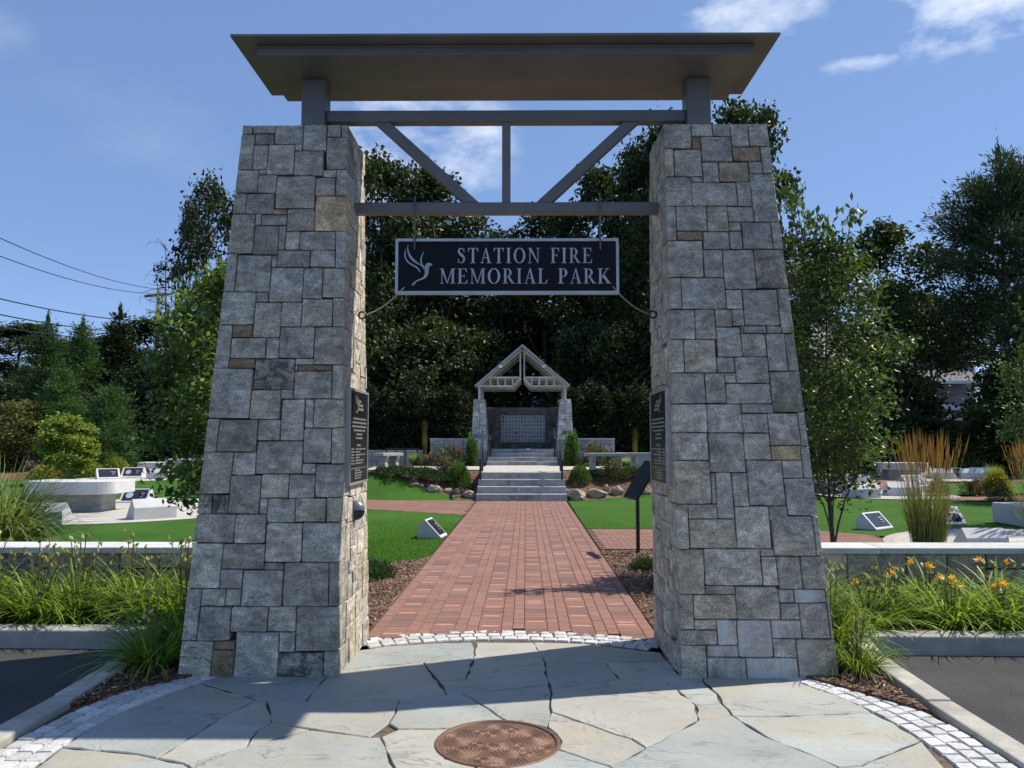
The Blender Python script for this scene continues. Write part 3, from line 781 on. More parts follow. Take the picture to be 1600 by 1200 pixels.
# ------------------------------------------------------------------ the two stone pillars of the gate
PH = 4.09
def gate_pillar(side, label, data, seed):
    rng = random.Random(seed)
    xo0, xo1, xi0, xi1 = (2.34, 2.065, 1.21, 1.255) if side < 0 else (2.30, 1.97, 1.205, 1.175)
    xi = xi0
    t = thing('stone_pillar', label, 'pillar', (side * (xo0 + xi) / 2, 6.26, 0), 0, 'granite pillars of the gateway')
    xo = lambda v: side * (xo0 + (xo1 - xo0) * v)
    xn = lambda v: side * (xi0 + (xi1 - xi0) * v)
    yf = lambda v: 5.70 + .25 * v
    yb = lambda v: 6.83 - .25 * v
    # core of mortar behind the stones
    c = MB()
    e = .055
    ring = lambda v, z: [(min(xo(v), xn(v)) + e, yf(v) + e, z), (max(xo(v), xn(v)) - e, yf(v) + e, z), (max(xo(v), xn(v)) - e, yb(v) - e, z), (min(xo(v), xn(v)) + e, yb(v) - e, z)]
    c.hexa(ring(0, 0.0) + ring(1, PH - .02))
    obj('mortar_core', c, 'mortar', t, True)
    if side < 0:
        Qf = lambda u, v: Vector((xo(v) + (xn(v) - xo(v)) * u, yf(v), PH * v))
    else:
        Qf = lambda u, v: Vector((xn(v) + (xo(v) - xn(v)) * u, yf(v), PH * v))
    quo_in, quo_out = [], []
    for s in data.split(';'):
        a = s.split()
        u0, v0, u1, v1 = [int(q) / 1000 for q in a[:4]]
        if u1 - u0 < .012 or v1 - v0 < .005: continue
        L = (u0 <= .001, v0 <= .001, u1 >= .999, v1 >= .999)
        dep = .13
        inner = L[2] if side < 0 else L[0]
        outer = L[0] if side < 0 else L[2]
        if inner or outer: dep = rng.choice([.16, .22, .28, .34])
        if inner: quo_in.append((v0, v1, dep))
        if outer: quo_out.append((v0, v1, dep))
        put_stone(t, Qf, (u0, v0, u1, v1), a[4], (0, 1, 0), dep, .0048, rng, L)
    def side_face(xf, inward, quo, cell, wmax, hmax, big):
        n_v = round(PH / cell); cv = PH / n_v
        n_u = round(1.13 / cell); cu = 1.13 / n_u
        qd = lambda z: next((d for a, b, d in quo if a * PH <= z < b * PH), .12)
        mask = np.zeros((n_v, n_u), bool)
        for j in range(n_v):
            z = (j + .5) * cv
            for i in range(n_u):
                D = 5.70 + (i + .5) * cu
                mask[j, i] = D < yf(z / PH) + qd(z) or D > yb(z / PH)
        Q = lambda u, v: Vector((xf(v), yf(v) + (yb(v) - yf(v)) * u, PH * v))
        for i, j, k, l in pack(n_u, n_v, rng, mask, wmax, hmax, big):
            z0, z1 = j * cv, l * cv
            zm = (z0 + z1) / 2; vm = zm / PH
            D0, D1 = 5.70 + i * cu, 5.70 + k * cu
            lo, hi = yf(vm) + qd(zm), yb(vm)
            if i == 0 or mask[j, i - 1] or D0 < lo + .04: D0 = lo
            last = k >= n_u or mask[j, min(k, n_u - 1)] or D1 > hi - .05
            if last: D1 = hi
            if D1 - D0 < .03: continue
            wd = yb(vm) - yf(vm)
            u0, u1 = (D0 - yf(vm)) / wd, (D1 - yf(vm)) / wd
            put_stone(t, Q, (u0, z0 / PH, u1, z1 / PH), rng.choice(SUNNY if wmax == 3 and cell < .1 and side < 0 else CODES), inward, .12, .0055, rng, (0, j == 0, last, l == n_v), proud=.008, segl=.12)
    side_face(xn, (-1 if side < 0 else 1, 0, 0), quo_in, .095, 3, 3, .6)
    side_face(xo, (-side, 0, 0), quo_out, .16, 3, 3, .6)
    # back
    Qb = lambda u, v: Vector((xn(v) + (xo(v) - xn(v)) * u, yb(v), PH * v))
    for i, j, k, l in pack(6, 24, rng, None, 3, 3, .8):
        put_stone(t, Qb, (i / 6, j / 24, k / 6, l / 24), rng.choice(CODES), (0, -1, 0), .10, .010, rng, (0, j == 0, 0, l == 24), segl=.2)
    return t
gate_pillar(-1, 'left granite pillar of the gateway, its inner face catching the sun beside a round lamp', SL, 11)
gate_pillar(1, 'right granite pillar of the gateway, with pale lime runs near its foot and mossy outer corner', SR, 12)

# ------------------------------------------------------------------ steel canopy between them
can = thing('gateway_canopy', 'dark bronze steel gateway canopy with flat roof, twin posts and braced beams', 'canopy', (-.04, 6.2, PH))
def boxpart(name, a, b, mat, par, bevel=.004, **k): return obj(name, MB().box(a, b), mat, par, True, bevel, **k)
boxpart('roof', (-2.07, 5.645, 4.640), (1.99, 6.65, 4.660), 'steel', can, .003)
so = boxpart('soffit_tray', (-1.915, 5.775, 4.558), (1.835, 6.585, 4.639), 'steel', can, .006)
for za, zb in ((4.614, 4.636), (4.558, 4.574)): obj('tray_lip', MB().box((-1.91, 5.767, za), (1.83, 5.7735, zb)), 'steel', can, True, .002)
for x in (-1.579, 1.50):
    boxpart('column', (x - .095, 6.15, PH - .03), (x + .095, 6.34, 4.5575), 'steel', can, .008)
boxpart('top_beam', (-1.4835, 6.195, 4.218), (1.4045, 6.295, 4.312), 'steel', can, .006)
boxpart('bottom_beam', (-1.25, 6.195, 3.474), (1.19, 6.295, 3.558), 'steel', can, .006)
boxpart('king_post', (-.07, 6.205, 3.5585), (-.002, 6.285, 4.2175), 'steel', can, .004)
for a, b in (((598, 188), (736, 318)), ((987, 187), (850, 317))):
    p, q = atD(*a, 6.2), atD(*b, 6.2)
    p.z, q.z = 4.2165, 3.5595
    p.y = q.y = 6.245
    # the brace ends are cut level, flush with the beams
    hw = .062
    obj('brace', MB().extrude([(p.x - hw, 6.205, p.z), (p.x + hw, 6.205, p.z), (q.x + hw, 6.205, q.z), (q.x - hw, 6.205, q.z)], (0, .08, 0)), 'steel', can, True, .004)

# ------------------------------------------------------------------ serif lettering, drawn stroke by stroke on a cap height of 1
def R_(a, b, c, d): return [(a, b), (c, b), (c, d), (a, d)]
def ring_(cx, cy, rx, ry, ix, iy, a0, a1, n=18):
    o = []
    for i in range(n):
        p, q = rad(a0 + (a1 - a0) * i / n), rad(a0 + (a1 - a0) * (i + 1) / n)
        o.append([(cx + rx * math.cos(p), cy + ry * math.sin(p)), (cx + rx * math.cos(q), cy + ry * math.sin(q)), (cx + ix * math.cos(q), cy + iy * math.sin(q)), (cx + ix * math.cos(p), cy + iy * math.sin(p))])
    return o
def stroke_(P, sub=4):
    pts = []
    for i in range(len(P) - 1):
        p0, p1, p2, p3 = P[max(i - 1, 0)], P[i], P[i + 1], P[min(i + 2, len(P) - 1)]
        for k in range(sub):
            t = k / sub
            pts.append(tuple(.5 * (2 * b + (c - a) * t + (2 * a - 5 * b + 4 * c - d) * t * t + (3 * b - a - 3 * c + d) * t ** 3) for a, b, c, d in zip(p0, p1, p2, p3)))
    pts.append(P[-1])
    L, Rr = [], []
    for i, p in enumerate(pts):
        a, b = pts[max(i - 1, 0)], pts[min(i + 1, len(pts) - 1)]
        dx, dy = b[0] - a[0], b[1] - a[1]
        l = math.hypot(dx, dy) or 1
        nx_, ny_ = -dy / l, dx / l
        L.append((p[0] + nx_ * p[2] / 2, p[1] + ny_ * p[2] / 2)); Rr.append((p[0] - nx_ * p[2] / 2, p[1] - ny_ * p[2] / 2))
    return [[Rr[i], Rr[i + 1], L[i + 1], L[i]] for i in range(len(pts) - 1)]
st, sh = .14, .036
def stem(x): return R_(x, 0, x + st, 1)
def foot(a, b): return R_(a, 0, b, sh)
def head(a, b): return R_(a, 1 - sh, b, 1)
GL = {
 'I': (.36, [stem(.1), foot(.01, .33), head(.01, .33)]),
 'T': (.70, [stem(.28), foot(.19, .51), head(.03, .67), [(.03, 1 - sh), (.02, .76), (.045, .76), (.12, 1 - sh)], [(.67, 1 - sh), (.58, 1 - sh), (.655, .76), (.68, .76)]]),
 'A': (.74, [[(.09, sh), (.135, sh), (.395, .97), (.345, 1)], [(.50, sh), (.66, sh), (.41, 1.0), (.33, 1.0)], R_(.19, .33, .53, .375), foot(0, .23), foot(.42, .74)]),
 'O': (.82, ring_(.40, .5, .38, .515, .235, .468, 0, 360, 36)),
 'N': (.82, [R_(.11, 0, .16, 1), R_(.64, 0, .685, 1), [(.05, 1), (.22, 1), (.685, 0), (.64, 0)], foot(.02, .26), head(.01, .1), head(.54, .79)]),
 'F': (.60, [stem(.1), foot(.01, .34), head(.01, .56), [(.46, 1 - sh), (.555, 1 - sh), (.575, .75), (.552, .75)], R_(.24, .49, .44, .53), R_(.425, .40, .45, .62)]),
 'E': (.67, [stem(.1), head(.01, .57), [(.47, 1 - sh), (.565, 1 - sh), (.585, .76), (.562, .76)], R_(.24, .49, .44, .53), R_(.425, .40, .45, .62), foot(.01, .59), [(.50, sh), (.60, sh), (.63, .26), (.607, .26)]]),
 'L': (.62, [stem(.1), head(.01, .34), foot(.01, .56), [(.46, sh), (.565, sh), (.6, .28), (.575, .28)]]),
 'P': (.62, [stem(.1), foot(.01, .35), head(.01, .3), R_(.24, .435, .3, .47)] + ring_(.29, .716, .285, .284, .145, .247, -90, 90)),
 'R': (.76, [stem(.1), foot(.01, .34), head(.01, .3), R_(.24, .46, .3, .495)] + ring_(.29, .728, .275, .272, .135, .235, -90, 90) + [[(.29, .48), (.43, .48), (.72, 0), (.56, 0)], foot(.56, .78)]),
 'M': (.98, [R_(.11, 0, .155, 1), [(.05, 1), (.22, 1), (.50, .02), (.44, .02)], [(.44, .02), (.50, .02), (.79, 1), (.73, 1)], R_(.74, 0, .88, 1), foot(.02, .25), foot(.64, .97), head(.01, .1), head(.86, .97)]),
 'K': (.80, [stem(.1), foot(.01, .34), head(.01, .34), [(.24, .40), (.29, .40), (.64, 1 - sh), (.57, 1 - sh)], [(.28, .50), (.41, .60), (.77, sh), (.60, sh)], head(.48, .74), foot(.51, .83)]),
 'S': (.58, stroke_([(.465, .70, .02), (.45, .84, .05), (.37, .94, .055), (.27, .975, .05), (.16, .92, .10), (.125, .78, .13), (.18, .65, .15), (.30, .53, .165), (.42, .41, .145), (.465, .27, .135), (.43, .11, .10), (.31, .025, .05), (.19, .06, .05), (.10, .16, .05), (.075, .31, .02)])
        + [R_(.445, .70, .47, .985), R_(.07, .015, .095, .30)]),
 'C': (.74, ring_(.40, .5, .38, .515, .235, .468, 42, 318, 28) + [[(.63, .84), (.68, .70), (.70, .70), (.695, 1.0), (.675, 1.0)], [(.62, .2), (.66, .17), (.71, .3), (.69, .31)]]),
 'G': (.80, ring_(.40, .5, .38, .515, .235, .468, 42, 322, 28) + [[(.63, .84), (.68, .70), (.70, .70), (.695, 1.0), (.675, 1.0)], R_(.57, .08, .71, .42), R_(.48, .40, .79, .436)]),
 'H': (.82, [stem(.1), stem(.58), R_(.24, .48, .58, .525), foot(.01, .33), foot(.49, .81), head(.01, .33), head(.49, .81)]),
 'Y': (.72, [[(.05, 1 - sh), (.21, 1 - sh), (.43, .42), (.30, .42)], [(.37, .42), (.42, .42), (.64, 1 - sh), (.585, 1 - sh)], R_(.29, 0, .43, .45), foot(.2, .52), head(0, .28), head(.5, .72)]),
 'V': (.72, [[(.05, 1 - sh), (.21, 1 - sh), (.43, 0), (.36, 0)], [(.36, 0), (.42, 0), (.66, 1 - sh), (.605, 1 - sh)], head(0, .29), head(.52, .73)]),
 'U': (.80, [R_(.1, .3, .24, 1), R_(.615, .3, .66, 1), head(.01, .33), head(.53, .75)] + ring_(.38, .3, .28, .315, .14, .26, 180, 270, 8) + ring_(.38, .3, .28, .315, .235, .26, 270, 360, 8)),
 'D': (.80, [stem(.1), head(.01, .36), foot(.01, .36)] + ring_(.35, .5, .40, .5, .255, .462, -90, 90, 20)),
 ' ': (.42, []),
}
def lettering(text, x0, x1, z0, capz, y, depth, mat, parent, track=.06):
    """letters standing on a wall that faces -Y, each a piece of its own; text fills x0..x1"""
    total = sum(GL[c][0] for c in text) + track * (len(text) - 1)
    sx = (x1 - x0) / total
    x = 0; i = 0; out_letters = []
    for c in text:
        w_, polys = GL[c]
        mb = MB()
        for p in polys:
            i += 1
            e = depth + .00006 * (i % 9)
            mb.extrude([(x0 + (x + a) * sx, y, z0 + b * capz) for a, b in p], (0, -e, 0))
        if polys: out_letters.append(obj('letter', mb, mat, parent, True))
        x += w_ + track
    return out_letters

# ------------------------------------------------------------------ hanging sign
sx0, sx1, sz0, sz1, sy = -.912, .854, 2.817, 3.259, 6.175
sign = thing('hanging_sign', 'black hanging park name sign with silver lettering and bird emblem under the lower beam', 'sign', (-.024, 6.2, sz0))
obj('sign_panel', MB().box((sx0 + .004, sy + .012, sz0 + .004), (sx1 - .004, sy + .055, sz1 - .004)), 'signface', sign, True)
b_ = .022
def frame_mb(f, u0, u1, v0, v1, b, o0, o1):
    """a mitred picture frame in one piece; f(u, v, o) gives the point"""
    m = MB()
    A = [(u0, v0), (u1, v0), (u1, v1), (u0, v1)]; B = [(u0 + b, v0 + b), (u1 - b, v0 + b), (u1 - b, v1 - b), (u0 + b, v1 - b)]
    m.v = [tuple(f(u_, v_, o)) for o in (o0, o1) for u_, v_ in A + B]
    for i in range(4):
        j = (i + 1) % 4
        m.f += [(i, j, 4 + j, 4 + i), (8 + i, 12 + i, 12 + j, 8 + j), (i, 8 + i, 8 + j, j), (4 + i, 4 + j, 12 + j, 12 + i)]
    return m
fr = frame_mb(lambda a, b, o: (a, sy + o, b), sx0, sx1, sz0, sz1, b_, 0, .062)
obj('sign_border', fr, 'signtrim', sign, True, .002)
for txt, xa, xb, ya, yb_ in (('STATION FIRE', 714, 926, 387, 411.5), ('MEMORIAL PARK', 687, 954, 419, 443.5)):
    a, b = atD(xa, yb_, sy + .01), atD(xb, ya, sy + .01)
    lettering(txt, a.x, b.x, a.z, b.z - a.z, sy + .012, .006, 'signtrim', sign, .12 if txt[0] == 'S' else .10)
bd = MB()
W1 = [(125, 40, 5), (118, 150, 28), (150, 280, 50), (220, 390, 62), (320, 480, 46), (440, 553, 16)]
W2 = [(75, 150, 6), (48, 260, 30), (60, 370, 34), (130, 480, 34), (250, 560, 38), (360, 630, 34), (430, 730, 18)]
W3 = [(525, 210, 6), (470, 320, 28), (448, 430, 38), (470, 545, 46), (540, 630, 40)]
W4 = [(440, 553, 16), (500, 600, 40), (560, 660, 50)]
BD = [(738, 550, 4), (690, 540, 62), (630, 550, 112), (592, 620, 112), (592, 700, 98), (582, 780, 82), (535, 860, 58), (450, 905, 38), (350, 945, 32), (285, 1000, 42), (235, 1055, 50)]
q = 0
for wv in (W1, W2, W3, W4, BD):
    for p in stroke_(wv):
        q += 1
        bd.extrude([(lambda P: (P.x, sy + .012, P.z))(atD(630 + a / 16, 380 + b / 16, sy + .01)) for a, b in p], (0, -.006 - .00007 * (q % 7), 0))
obj('bird_emblem', bd, 'signtrim', sign, True)
for px in (648.5, 937.5):
    t0, t1 = atD(px, 314, 6.165), atD(px, 390, 6.165)
    obj('hanger_rod', MB().tube([(t0.x, 6.165, 3.60), (t0.x, 6.165, t1.z)], .0075, 8), 'steel', sign, True, smooth=True)
for s, (ex, ey), (bx, by) in ((-1, (564, 493), (632, 449)), (1, (1020, 491), (957, 447))):
    b = atD(bx, by, 6.16)
    e = Vector((-1.235 if s < 0 else 1.178, 6.36, atD(ex, ey, 6.36).z))
    pts = []
    for i in range(13):
        t = i / 12
        p = b.lerp(e + Vector((-s * .05, 0, 0)), t)
        p.z -= .035 * math.sin(PI * t)
        pts.append(p)
    obj('stay_cable', MB().tube(pts, .006, 6), 'cable', sign, True, smooth=True)
    ring = MB()
    cpt = e + Vector((-s * .03, 0, 0))
    rp = [cpt + Vector((math.cos(2 * PI * i / 16) * .028, 0, math.sin(2 * PI * i / 16) * .028)) for i in range(17)]
    ring.tube(rp, .008, 6, False).tube([e + Vector((s * .02, 0, 0)), e + Vector((-s * .004, 0, 0))], .009, 6)
    obj('eye_bolt', ring, 'black', sign, True, smooth=True)

# ------------------------------------------------------------------ plaques and lamp on the inner faces
def plaque(s, label):
    x = -1.224 if s < 0 else 1.188
    t = thing('memorial_plaque', label, 'plaque', (x, 6.25, 1.32), 0, 'bronze plaques inside the gateway')
    D0, D1, z0, z1 = 5.90, 6.61, 1.325, 2.06
    f = lambda d0, d1, a, b, o0, o1: MB().box((min(x - s * o0, x - s * o1), d0, a), (max(x - s * o0, x - s * o1), d1, b))
    obj('plate', f(D0 + .012, D1 - .012, z0 + .012, z1 - .012, -.01, .030), 'plaque', t, True)
    m = frame_mb(lambda a, b, o: (x + s * .01 - s * o, a, b), D0, D1, z0, z1, .02, 0, .046)
    obj('frame', m, 'plaquetext', t, True, .003)
    m = MB(); rng = random.Random(3)
    def line(z, a, b, hh=.014):
        u = a
        while u < b:
            w_ = min(rng.uniform(.02, .06), b - u)
            lo, hi = (D0 + u, D0 + u + w_)
            m.box((min(x - s * .030, x - s * .0325), lo, z), (max(x - s * .030, x - s * .0325), hi, z + hh))
            u += w_ + .011
    W = D1 - D0
    for i, (a, b) in enumerate(((.12, .62), (.08, .64), (.08, .64), (.14, .58), (.24, .46), (.22, .48))): line(z1 - .235 - i * .030, a, b)
    line(z1 - .44, .27, .42)
    for i in range(6): line(z1 - .468 - i * .022, .06, rng.uniform(.13, .18), .011); line(z1 - .468 - i * .022, .22, rng.uniform(.36, .64), .011)
    m.box((min(x - s * .030, x - s * .033), D0 + .06, z1 - .612), (max(x - s * .030, x - s * .033), D1 - .06, z1 - .607))
    for i in range(4): line(z1 - .632 - i * .020, .20, rng.uniform(.4, .52), .010)
    # emblem and heading
    for wv in (W1, W2, W3, BD):
        for p in stroke_(wv, 2):
            m.extrude([(x - s * .030, D0 + .20 + a / 5200, z1 - .03 - b / 6800) for a, b in p], (-s * .003, 0, 0))
    for i in range(3): line(z1 - .10 - i * .03, .31, .31 + (.10, .17, .2)[i], .02)
    obj('raised_text', m, 'plaquetext', t, True, kind='stuff')
plaque(-1, 'dark bronze plaque on the sunlit inner face of the left pillar, above the round lamp')
plaque(1, 'dark bronze plaque on the shaded inner face of the right pillar')
lp = atD(556, 797, 6.22)
lamp = thing('wall_lamp', 'small grey dome lamp fixed low on the inner face of the left pillar', 'lamp', (-1.215, 6.22, lp.z))
m = MB()
n = 28
for zc, mt, nm, za, zb in ((0, 'lampgrey', 'hood', 0, 90), (0, 'black', 'lens', -90, 0)):
    m = MB()
    rows = []
    for i in range(13):
        a = rad(za + (zb - za) * i / 12)
        rows.append([(.0 + .075 * math.cos(a) * max(0, math.sin(PI * j / n)) + .005, .052 * math.cos(a) * math.cos(PI * j / n), .075 * math.sin(a) + (.003 if za == 0 else -.003)) for j in range(n + 1)])
    for r0, r1 in zip(rows, rows[1:]):
        for j in range(n): m.poly([r0[j], r0[j + 1], r1[j + 1], r1[j]])
    obj(nm, m, mt, lamp, smooth=True)
obj('backplate', MB().box((-.01, -.05, -.075), (.008, .05, .075)), 'lampgrey', lamp, bevel=.004)

# the gate stands a little askew to the walk
def askew(objs):
    R = Matrix.Rotation(rad(.6), 4, 'Z')
    c = Vector((0, 6.2, 0))
    for o in objs:
        o.location = R @ (o.location - c) + c
        o.rotation_euler = (0, 0, rad(.6))
askew([o for o in C.objects if o.parent is None and o.get('category') in ('pillar', 'canopy', 'sign', 'plaque', 'lamp')])
# ------------------------------------------------------------------ paved circle: flagstones, cobble rings, cast-iron medallion
PC = Vector((-.045, 4.42))
pl = MB().prism([(-2.74, 1.5), (2.78, 1.5), (2.78, 6.6), (-2.74, 6.6)], -.06, -.008)
def jointmat():
    k = NT('sandy_joint'); v = k.coords(False)
    c = k.ramp(k.noise(v, 22, 5, .7), [(.3, (.06, .046, .034)), (.7, (.17, .135, .10))])
    return k.done(c, .95, k.bump(k.noise(v, 60, 5), .7, .01), 0, .2)
M['joint'] = jointmat()
plaza = obj('plaza', pl, 'joint', kind='structure')
frng = random.Random(8)
extra = [[(-240, 395), (-230, 372), (-172, 363), (-124, 370), (-60, 366), (-70, 300), (-130, 255), (-190, 300), (-225, 340)], [(-58, 366), (-42, 371), (10, 362), (88, 363), (100, 300), (20, 250), (-60, 280)],
         [(90, 363), (157, 371), (213, 372), (205, 330), (170, 275), (105, 240), (102, 300)], [(-125, 250), (-68, 296), (-58, 276), (18, 246), (10, 208), (-60, 212)], [(20, 246), (100, 296), (103, 236), (60, 215), (14, 208)]]
for poly in [[tuple(int(c) for c in p.split(',')) for p in s.split()] for s in FLAGS.split(';')] + extra:
    P = [Vector((a / 100, b / 100)) for a, b in poly]
    ar = sum(P[i].x * P[(i + 1) % len(P)].y - P[(i + 1) % len(P)].x * P[i].y for i in range(len(P)))
    if ar < 0: P.reverse()
    # roughen the edges, then draw in from the joint
    Q_ = []
    for i in range(len(P)):
        a, b = P[i], P[(i + 1) % len(P)]
        n = max(1, min(9, int((b - a).length / .09)))
        nn = Vector((-(b - a).y, (b - a).x)).normalized()
        for k in range(n):
            q = a.lerp(b, k / n)
            Q_.append(q + nn * (frng.uniform(-.011, .011) if k else 0))
    def inset(R, d):
        o = []
        for i in range(len(R)):
            e0, e1 = (R[i] - R[i - 1]).normalized(), (R[(i + 1) % len(R)] - R[i]).normalized()
            n0, n1 = Vector((-e0.y, e0.x)), Vector((-e1.y, e1.x))
            b = n0 + n1
            if b.length < .2: b = n0
            b.normalize()
            o.append(R[i] + b * d / max(.55, b.dot(n0)))
        return o
    A_ = inset(Q_, frng.uniform(.003, .007)); B_ = inset(A_, .005)
    ctr = sum(P, Vector((0, 0))) / len(P)
    z = .006 + frng.uniform(-.002, .003)
    n = len(A_)
    mb = MB()
    mb.v = [(p.x - ctr.x, p.y - ctr.y, -.004 - z) for p in A_] + [(p.x - ctr.x, p.y - ctr.y, -.006) for p in A_] + [(p.x - ctr.x, p.y - ctr.y, 0) for p in B_]
    for r in (0, 1):
        for j in range(n): mb.f.append((r * n + j, r * n + (j + 1) % n, (r + 1) * n + (j + 1) % n, (r + 1) * n + j))
    mb.f.append(tuple(range(2 * n, 3 * n)))
    k = frng.uniform(.9, 1.1)
    c = frng.choice([(.335, .34, .31), (.325, .342, .32), (.35, .34, .295), (.31, .332, .315)])
    o = obj('flagstone', mb, 'flag', plaza, color=(c[0] * k, c[1] * k, c[2] * k, 1))
    o.location = (ctr.x, ctr.y, z)
def setts_mesh(seed, L=.106, Wd=.092, hh=.05):
    r = random.Random(seed)
    mb = MB()
    lo = [(-L / 2, -Wd / 2), (L / 2, -Wd / 2), (L / 2, Wd / 2), (-L / 2, Wd / 2)]
    base = []
    for a, b in lo:
        for k in ((.9, 1), (1, .88)) if a * b < 0 else ((1, .88), (.9, 1)):
            base.append((a * k[0], b * k[1]))
    base = [(a + r.uniform(-.004, .004), b + r.uniform(-.004, .004)) for a, b in sorted(base, key=lambda p: math.atan2(p[1], p[0]))]
    n = len(base)
    mb.v = [(a, b, -hh) for a, b in base] + [(a, b, -.012) for a, b in base] + [(a * .9, b * .89, r.uniform(-.003, .001)) for a, b in base] + [(0, 0, .003)]
    for k in (0, 1):
        for j in range(n): mb.f.append((k * n + j, k * n + (j + 1) % n, (k + 1) * n + (j + 1) % n, (k + 1) * n + j))
    for j in range(n): mb.f.append((2 * n + j, 2 * n + (j + 1) % n, 3 * n))
    return mb
sett = [setts_mesh(i).mesh('cobble') for i in range(5)]
ring_t = obj('cobble_ring', MB().prism([(PC.x + 2.355 * math.cos(2 * PI * i / 72), PC.y + 2.355 * math.sin(2 * PI * i / 72)) for i in range(72)], -.055, -.0077), 'joint', kind='structure')
rest = MB(); count = 0
for row, rr in enumerate((2.405, 2.508, 2.611)):
    nn = round(2 * PI * rr / .114)
    for i in range(nn):
        a = 2 * PI * (i + .5 * (row % 2)) / nn
        x, y = PC.x + rr * math.cos(a), PC.y + rr * math.sin(a)
        if 5.66 < y < 6.6 and 1.17 < abs(x) < 2.4 and not (y < 5.72): continue
        jx = frng.uniform(-.004, .004)
        z = .009 + frng.uniform(-.002, .002)
        if y > 3.75:
            o = link_mesh('cobble', sett[frng.randrange(5)], 'cobble', ring_t)
            o.location = (x + jx, y, z)
            o.rotation_euler = (frng.uniform(-.03, .03), frng.uniform(-.03, .03), a + PI / 2 + frng.uniform(-.04, .04))
            count += 1
        else:
            s = setts_mesh(i)
            b = len(rest.v); ca, sa = math.cos(a + PI / 2), math.sin(a + PI / 2)
            rest.v += [(x + p[0] * ca - p[1] * sa, y + p[0] * sa + p[1] * ca, z + p[2]) for p in s.v]
            rest.f += [tuple(q + b for q in f) for f in s.f]
obj('cobbles', rest, 'cobble', ring_t, kind='stuff')
# cast-iron medallion
mc = Vector((-.04, 4.485)); MR = .347
med = thing('medallion', 'round rust brown cast iron cover with swirling ripple rings set in the flagstones', 'cover', (mc.x, mc.y, -.029))
circ = lambda r, n=56: [(r * math.cos(2 * PI * i / n), r * math.sin(2 * PI * i / n)) for i in range(n)]
obj('disc', MB().prism(circ(MR - .03), .0, .0335), 'iron', med)
rm = MB(); n = 56
prof = [(MR, .0), (MR, .036), (MR - .006, .042), (MR - .022, .042), (MR - .028, .0345), (MR - .031, .02)]
for (r0, z0), (r1, z1) in zip(prof, prof[1:]):
    A, B = circ(r0), circ(r1)
    for i in range(n):
        k = (i + 1) % n
        rm.poly([A[i] + (z0,), A[k] + (z0,), B[k] + (z1,), B[i] + (z1,)])
obj('rim', rm, 'iron', med)
CL = [(-.34, -.51, .13, 3), (-.16, -.40, .11, 2), (.265, -.6, .10, 3), (-.36, .09, .14, 3), (-.13, .2, .16, 2), (.4, .18, .15, 3), (.515, .49, .15, 3), (-.265, .75, .10, 2),
      (-.78, -.24, .46, 0), (.6, -.27, .46, 1), (-.67, .33, .42, 0), (.23, .33, .36, 1), (.17, .95, .46, 0), (.02, -.66, .30, 0), (.8, .3, .3, 0)]
rp = MB()
Rd = MR - .036
for ci, (cx, cy, cr, pr) in enumerate(CL):
    r = .035
    while r < cr:
        n = 56
        prev = None
        for i in range(n + 1):
            a = 2 * PI * i / n
            sw = r + .016 * math.sin(a + ci)
            x, y = cx + sw * math.cos(a), -(cy + sw * math.sin(a))
            ok = math.hypot(x, y) < .985 and not any(k != ci and (q[3] > pr or (q[3] == pr and k < ci)) and math.hypot(x - q[0], y + q[1]) < q[2] + .01 for k, q in enumerate(CL))
            cur = (x, y, math.cos(a), -math.sin(a)) if ok else None
            if prev and cur:
                w_ = .017
                pts = []
                for (X, Y, nx_, ny_) in (prev, cur):
                    pts.append([((X - nx_ * w_) * Rd, (Y - ny_ * w_) * Rd, .033), (X * Rd, Y * Rd, .0372), ((X + nx_ * w_) * Rd, (Y + ny_ * w_) * Rd, .033)])
                rp.poly([pts[0][0], pts[0][1], pts[1][1], pts[1][0]]); rp.poly([pts[0][1], pts[0][2], pts[1][2], pts[1][1]])
            prev = cur
        r += .072 if pr < 2 else .06
obj('ripples', rp, 'iron', med)

# ------------------------------------------------------------------ main brick walk
M['sandjoint'] = simple('brick_joint', (.09, .055, .042), (.15, .095, .075), 30, .95, .3, 60)
walk = obj('brick_walk', MB().box((-1.262, 6.4, -.03), (1.262, 22.49, -.008)), 'sandjoint', kind='structure')
brng = random.Random(21)
def brick_v(lx, ly, hh=.045, ch=.003):
    v = [(sx * (lx / 2), sy * (ly / 2), -hh) for sx, sy in ((-1, -1), (1, -1), (1, 1), (-1, 1))]
    v += [(p[0], p[1], -ch) for p in v[:4]] + [(p[0] - math.copysign(ch, p[0]), p[1] - math.copysign(ch, p[1]), 0) for p in v[:4]]
    return v
BF = [(0, 1, 5, 4), (1, 2, 6, 5), (2, 3, 7, 6), (3, 0, 4, 7), (4, 5, 9, 8), (5, 6, 10, 9), (6, 7, 11, 10), (7, 4, 8, 11), (8, 9, 10, 11)]
def brick_me(lx, ly, kindv):
    me = bpy.data.meshes.new('brick')
    me.from_pydata(brick_v(lx, ly), [], BF)
    a = me.attributes.new('rnd', 'FLOAT', 'FACE'); a.data.foreach_set('value', [0.0] * 9)
    a = me.attributes.new('kindv', 'FLOAT', 'FACE'); a.data.foreach_set('value', [kindv] * 9)
    uv = me.uv_layers.new(name='UVMap')
    for l in me.loops:
        c = me.vertices[l.vertex_index].co
        uv.data[l.index].uv = (c.x / lx + .5, c.y / ly + .5)
    me.materials.append(M['brick'])
    return me
g = .0042; u = .1029
BM = {'L': brick_me(u - g, 2 * u - g, 0), 'P': brick_me(2 * u - g, u - g, 0), 'D': brick_me(2 * u - g, u - g, .5), 'E': brick_me(2 * u - g, u - g, 1)}
cols = []
x = -1.2348
cols.append((x, 'L')); x += u
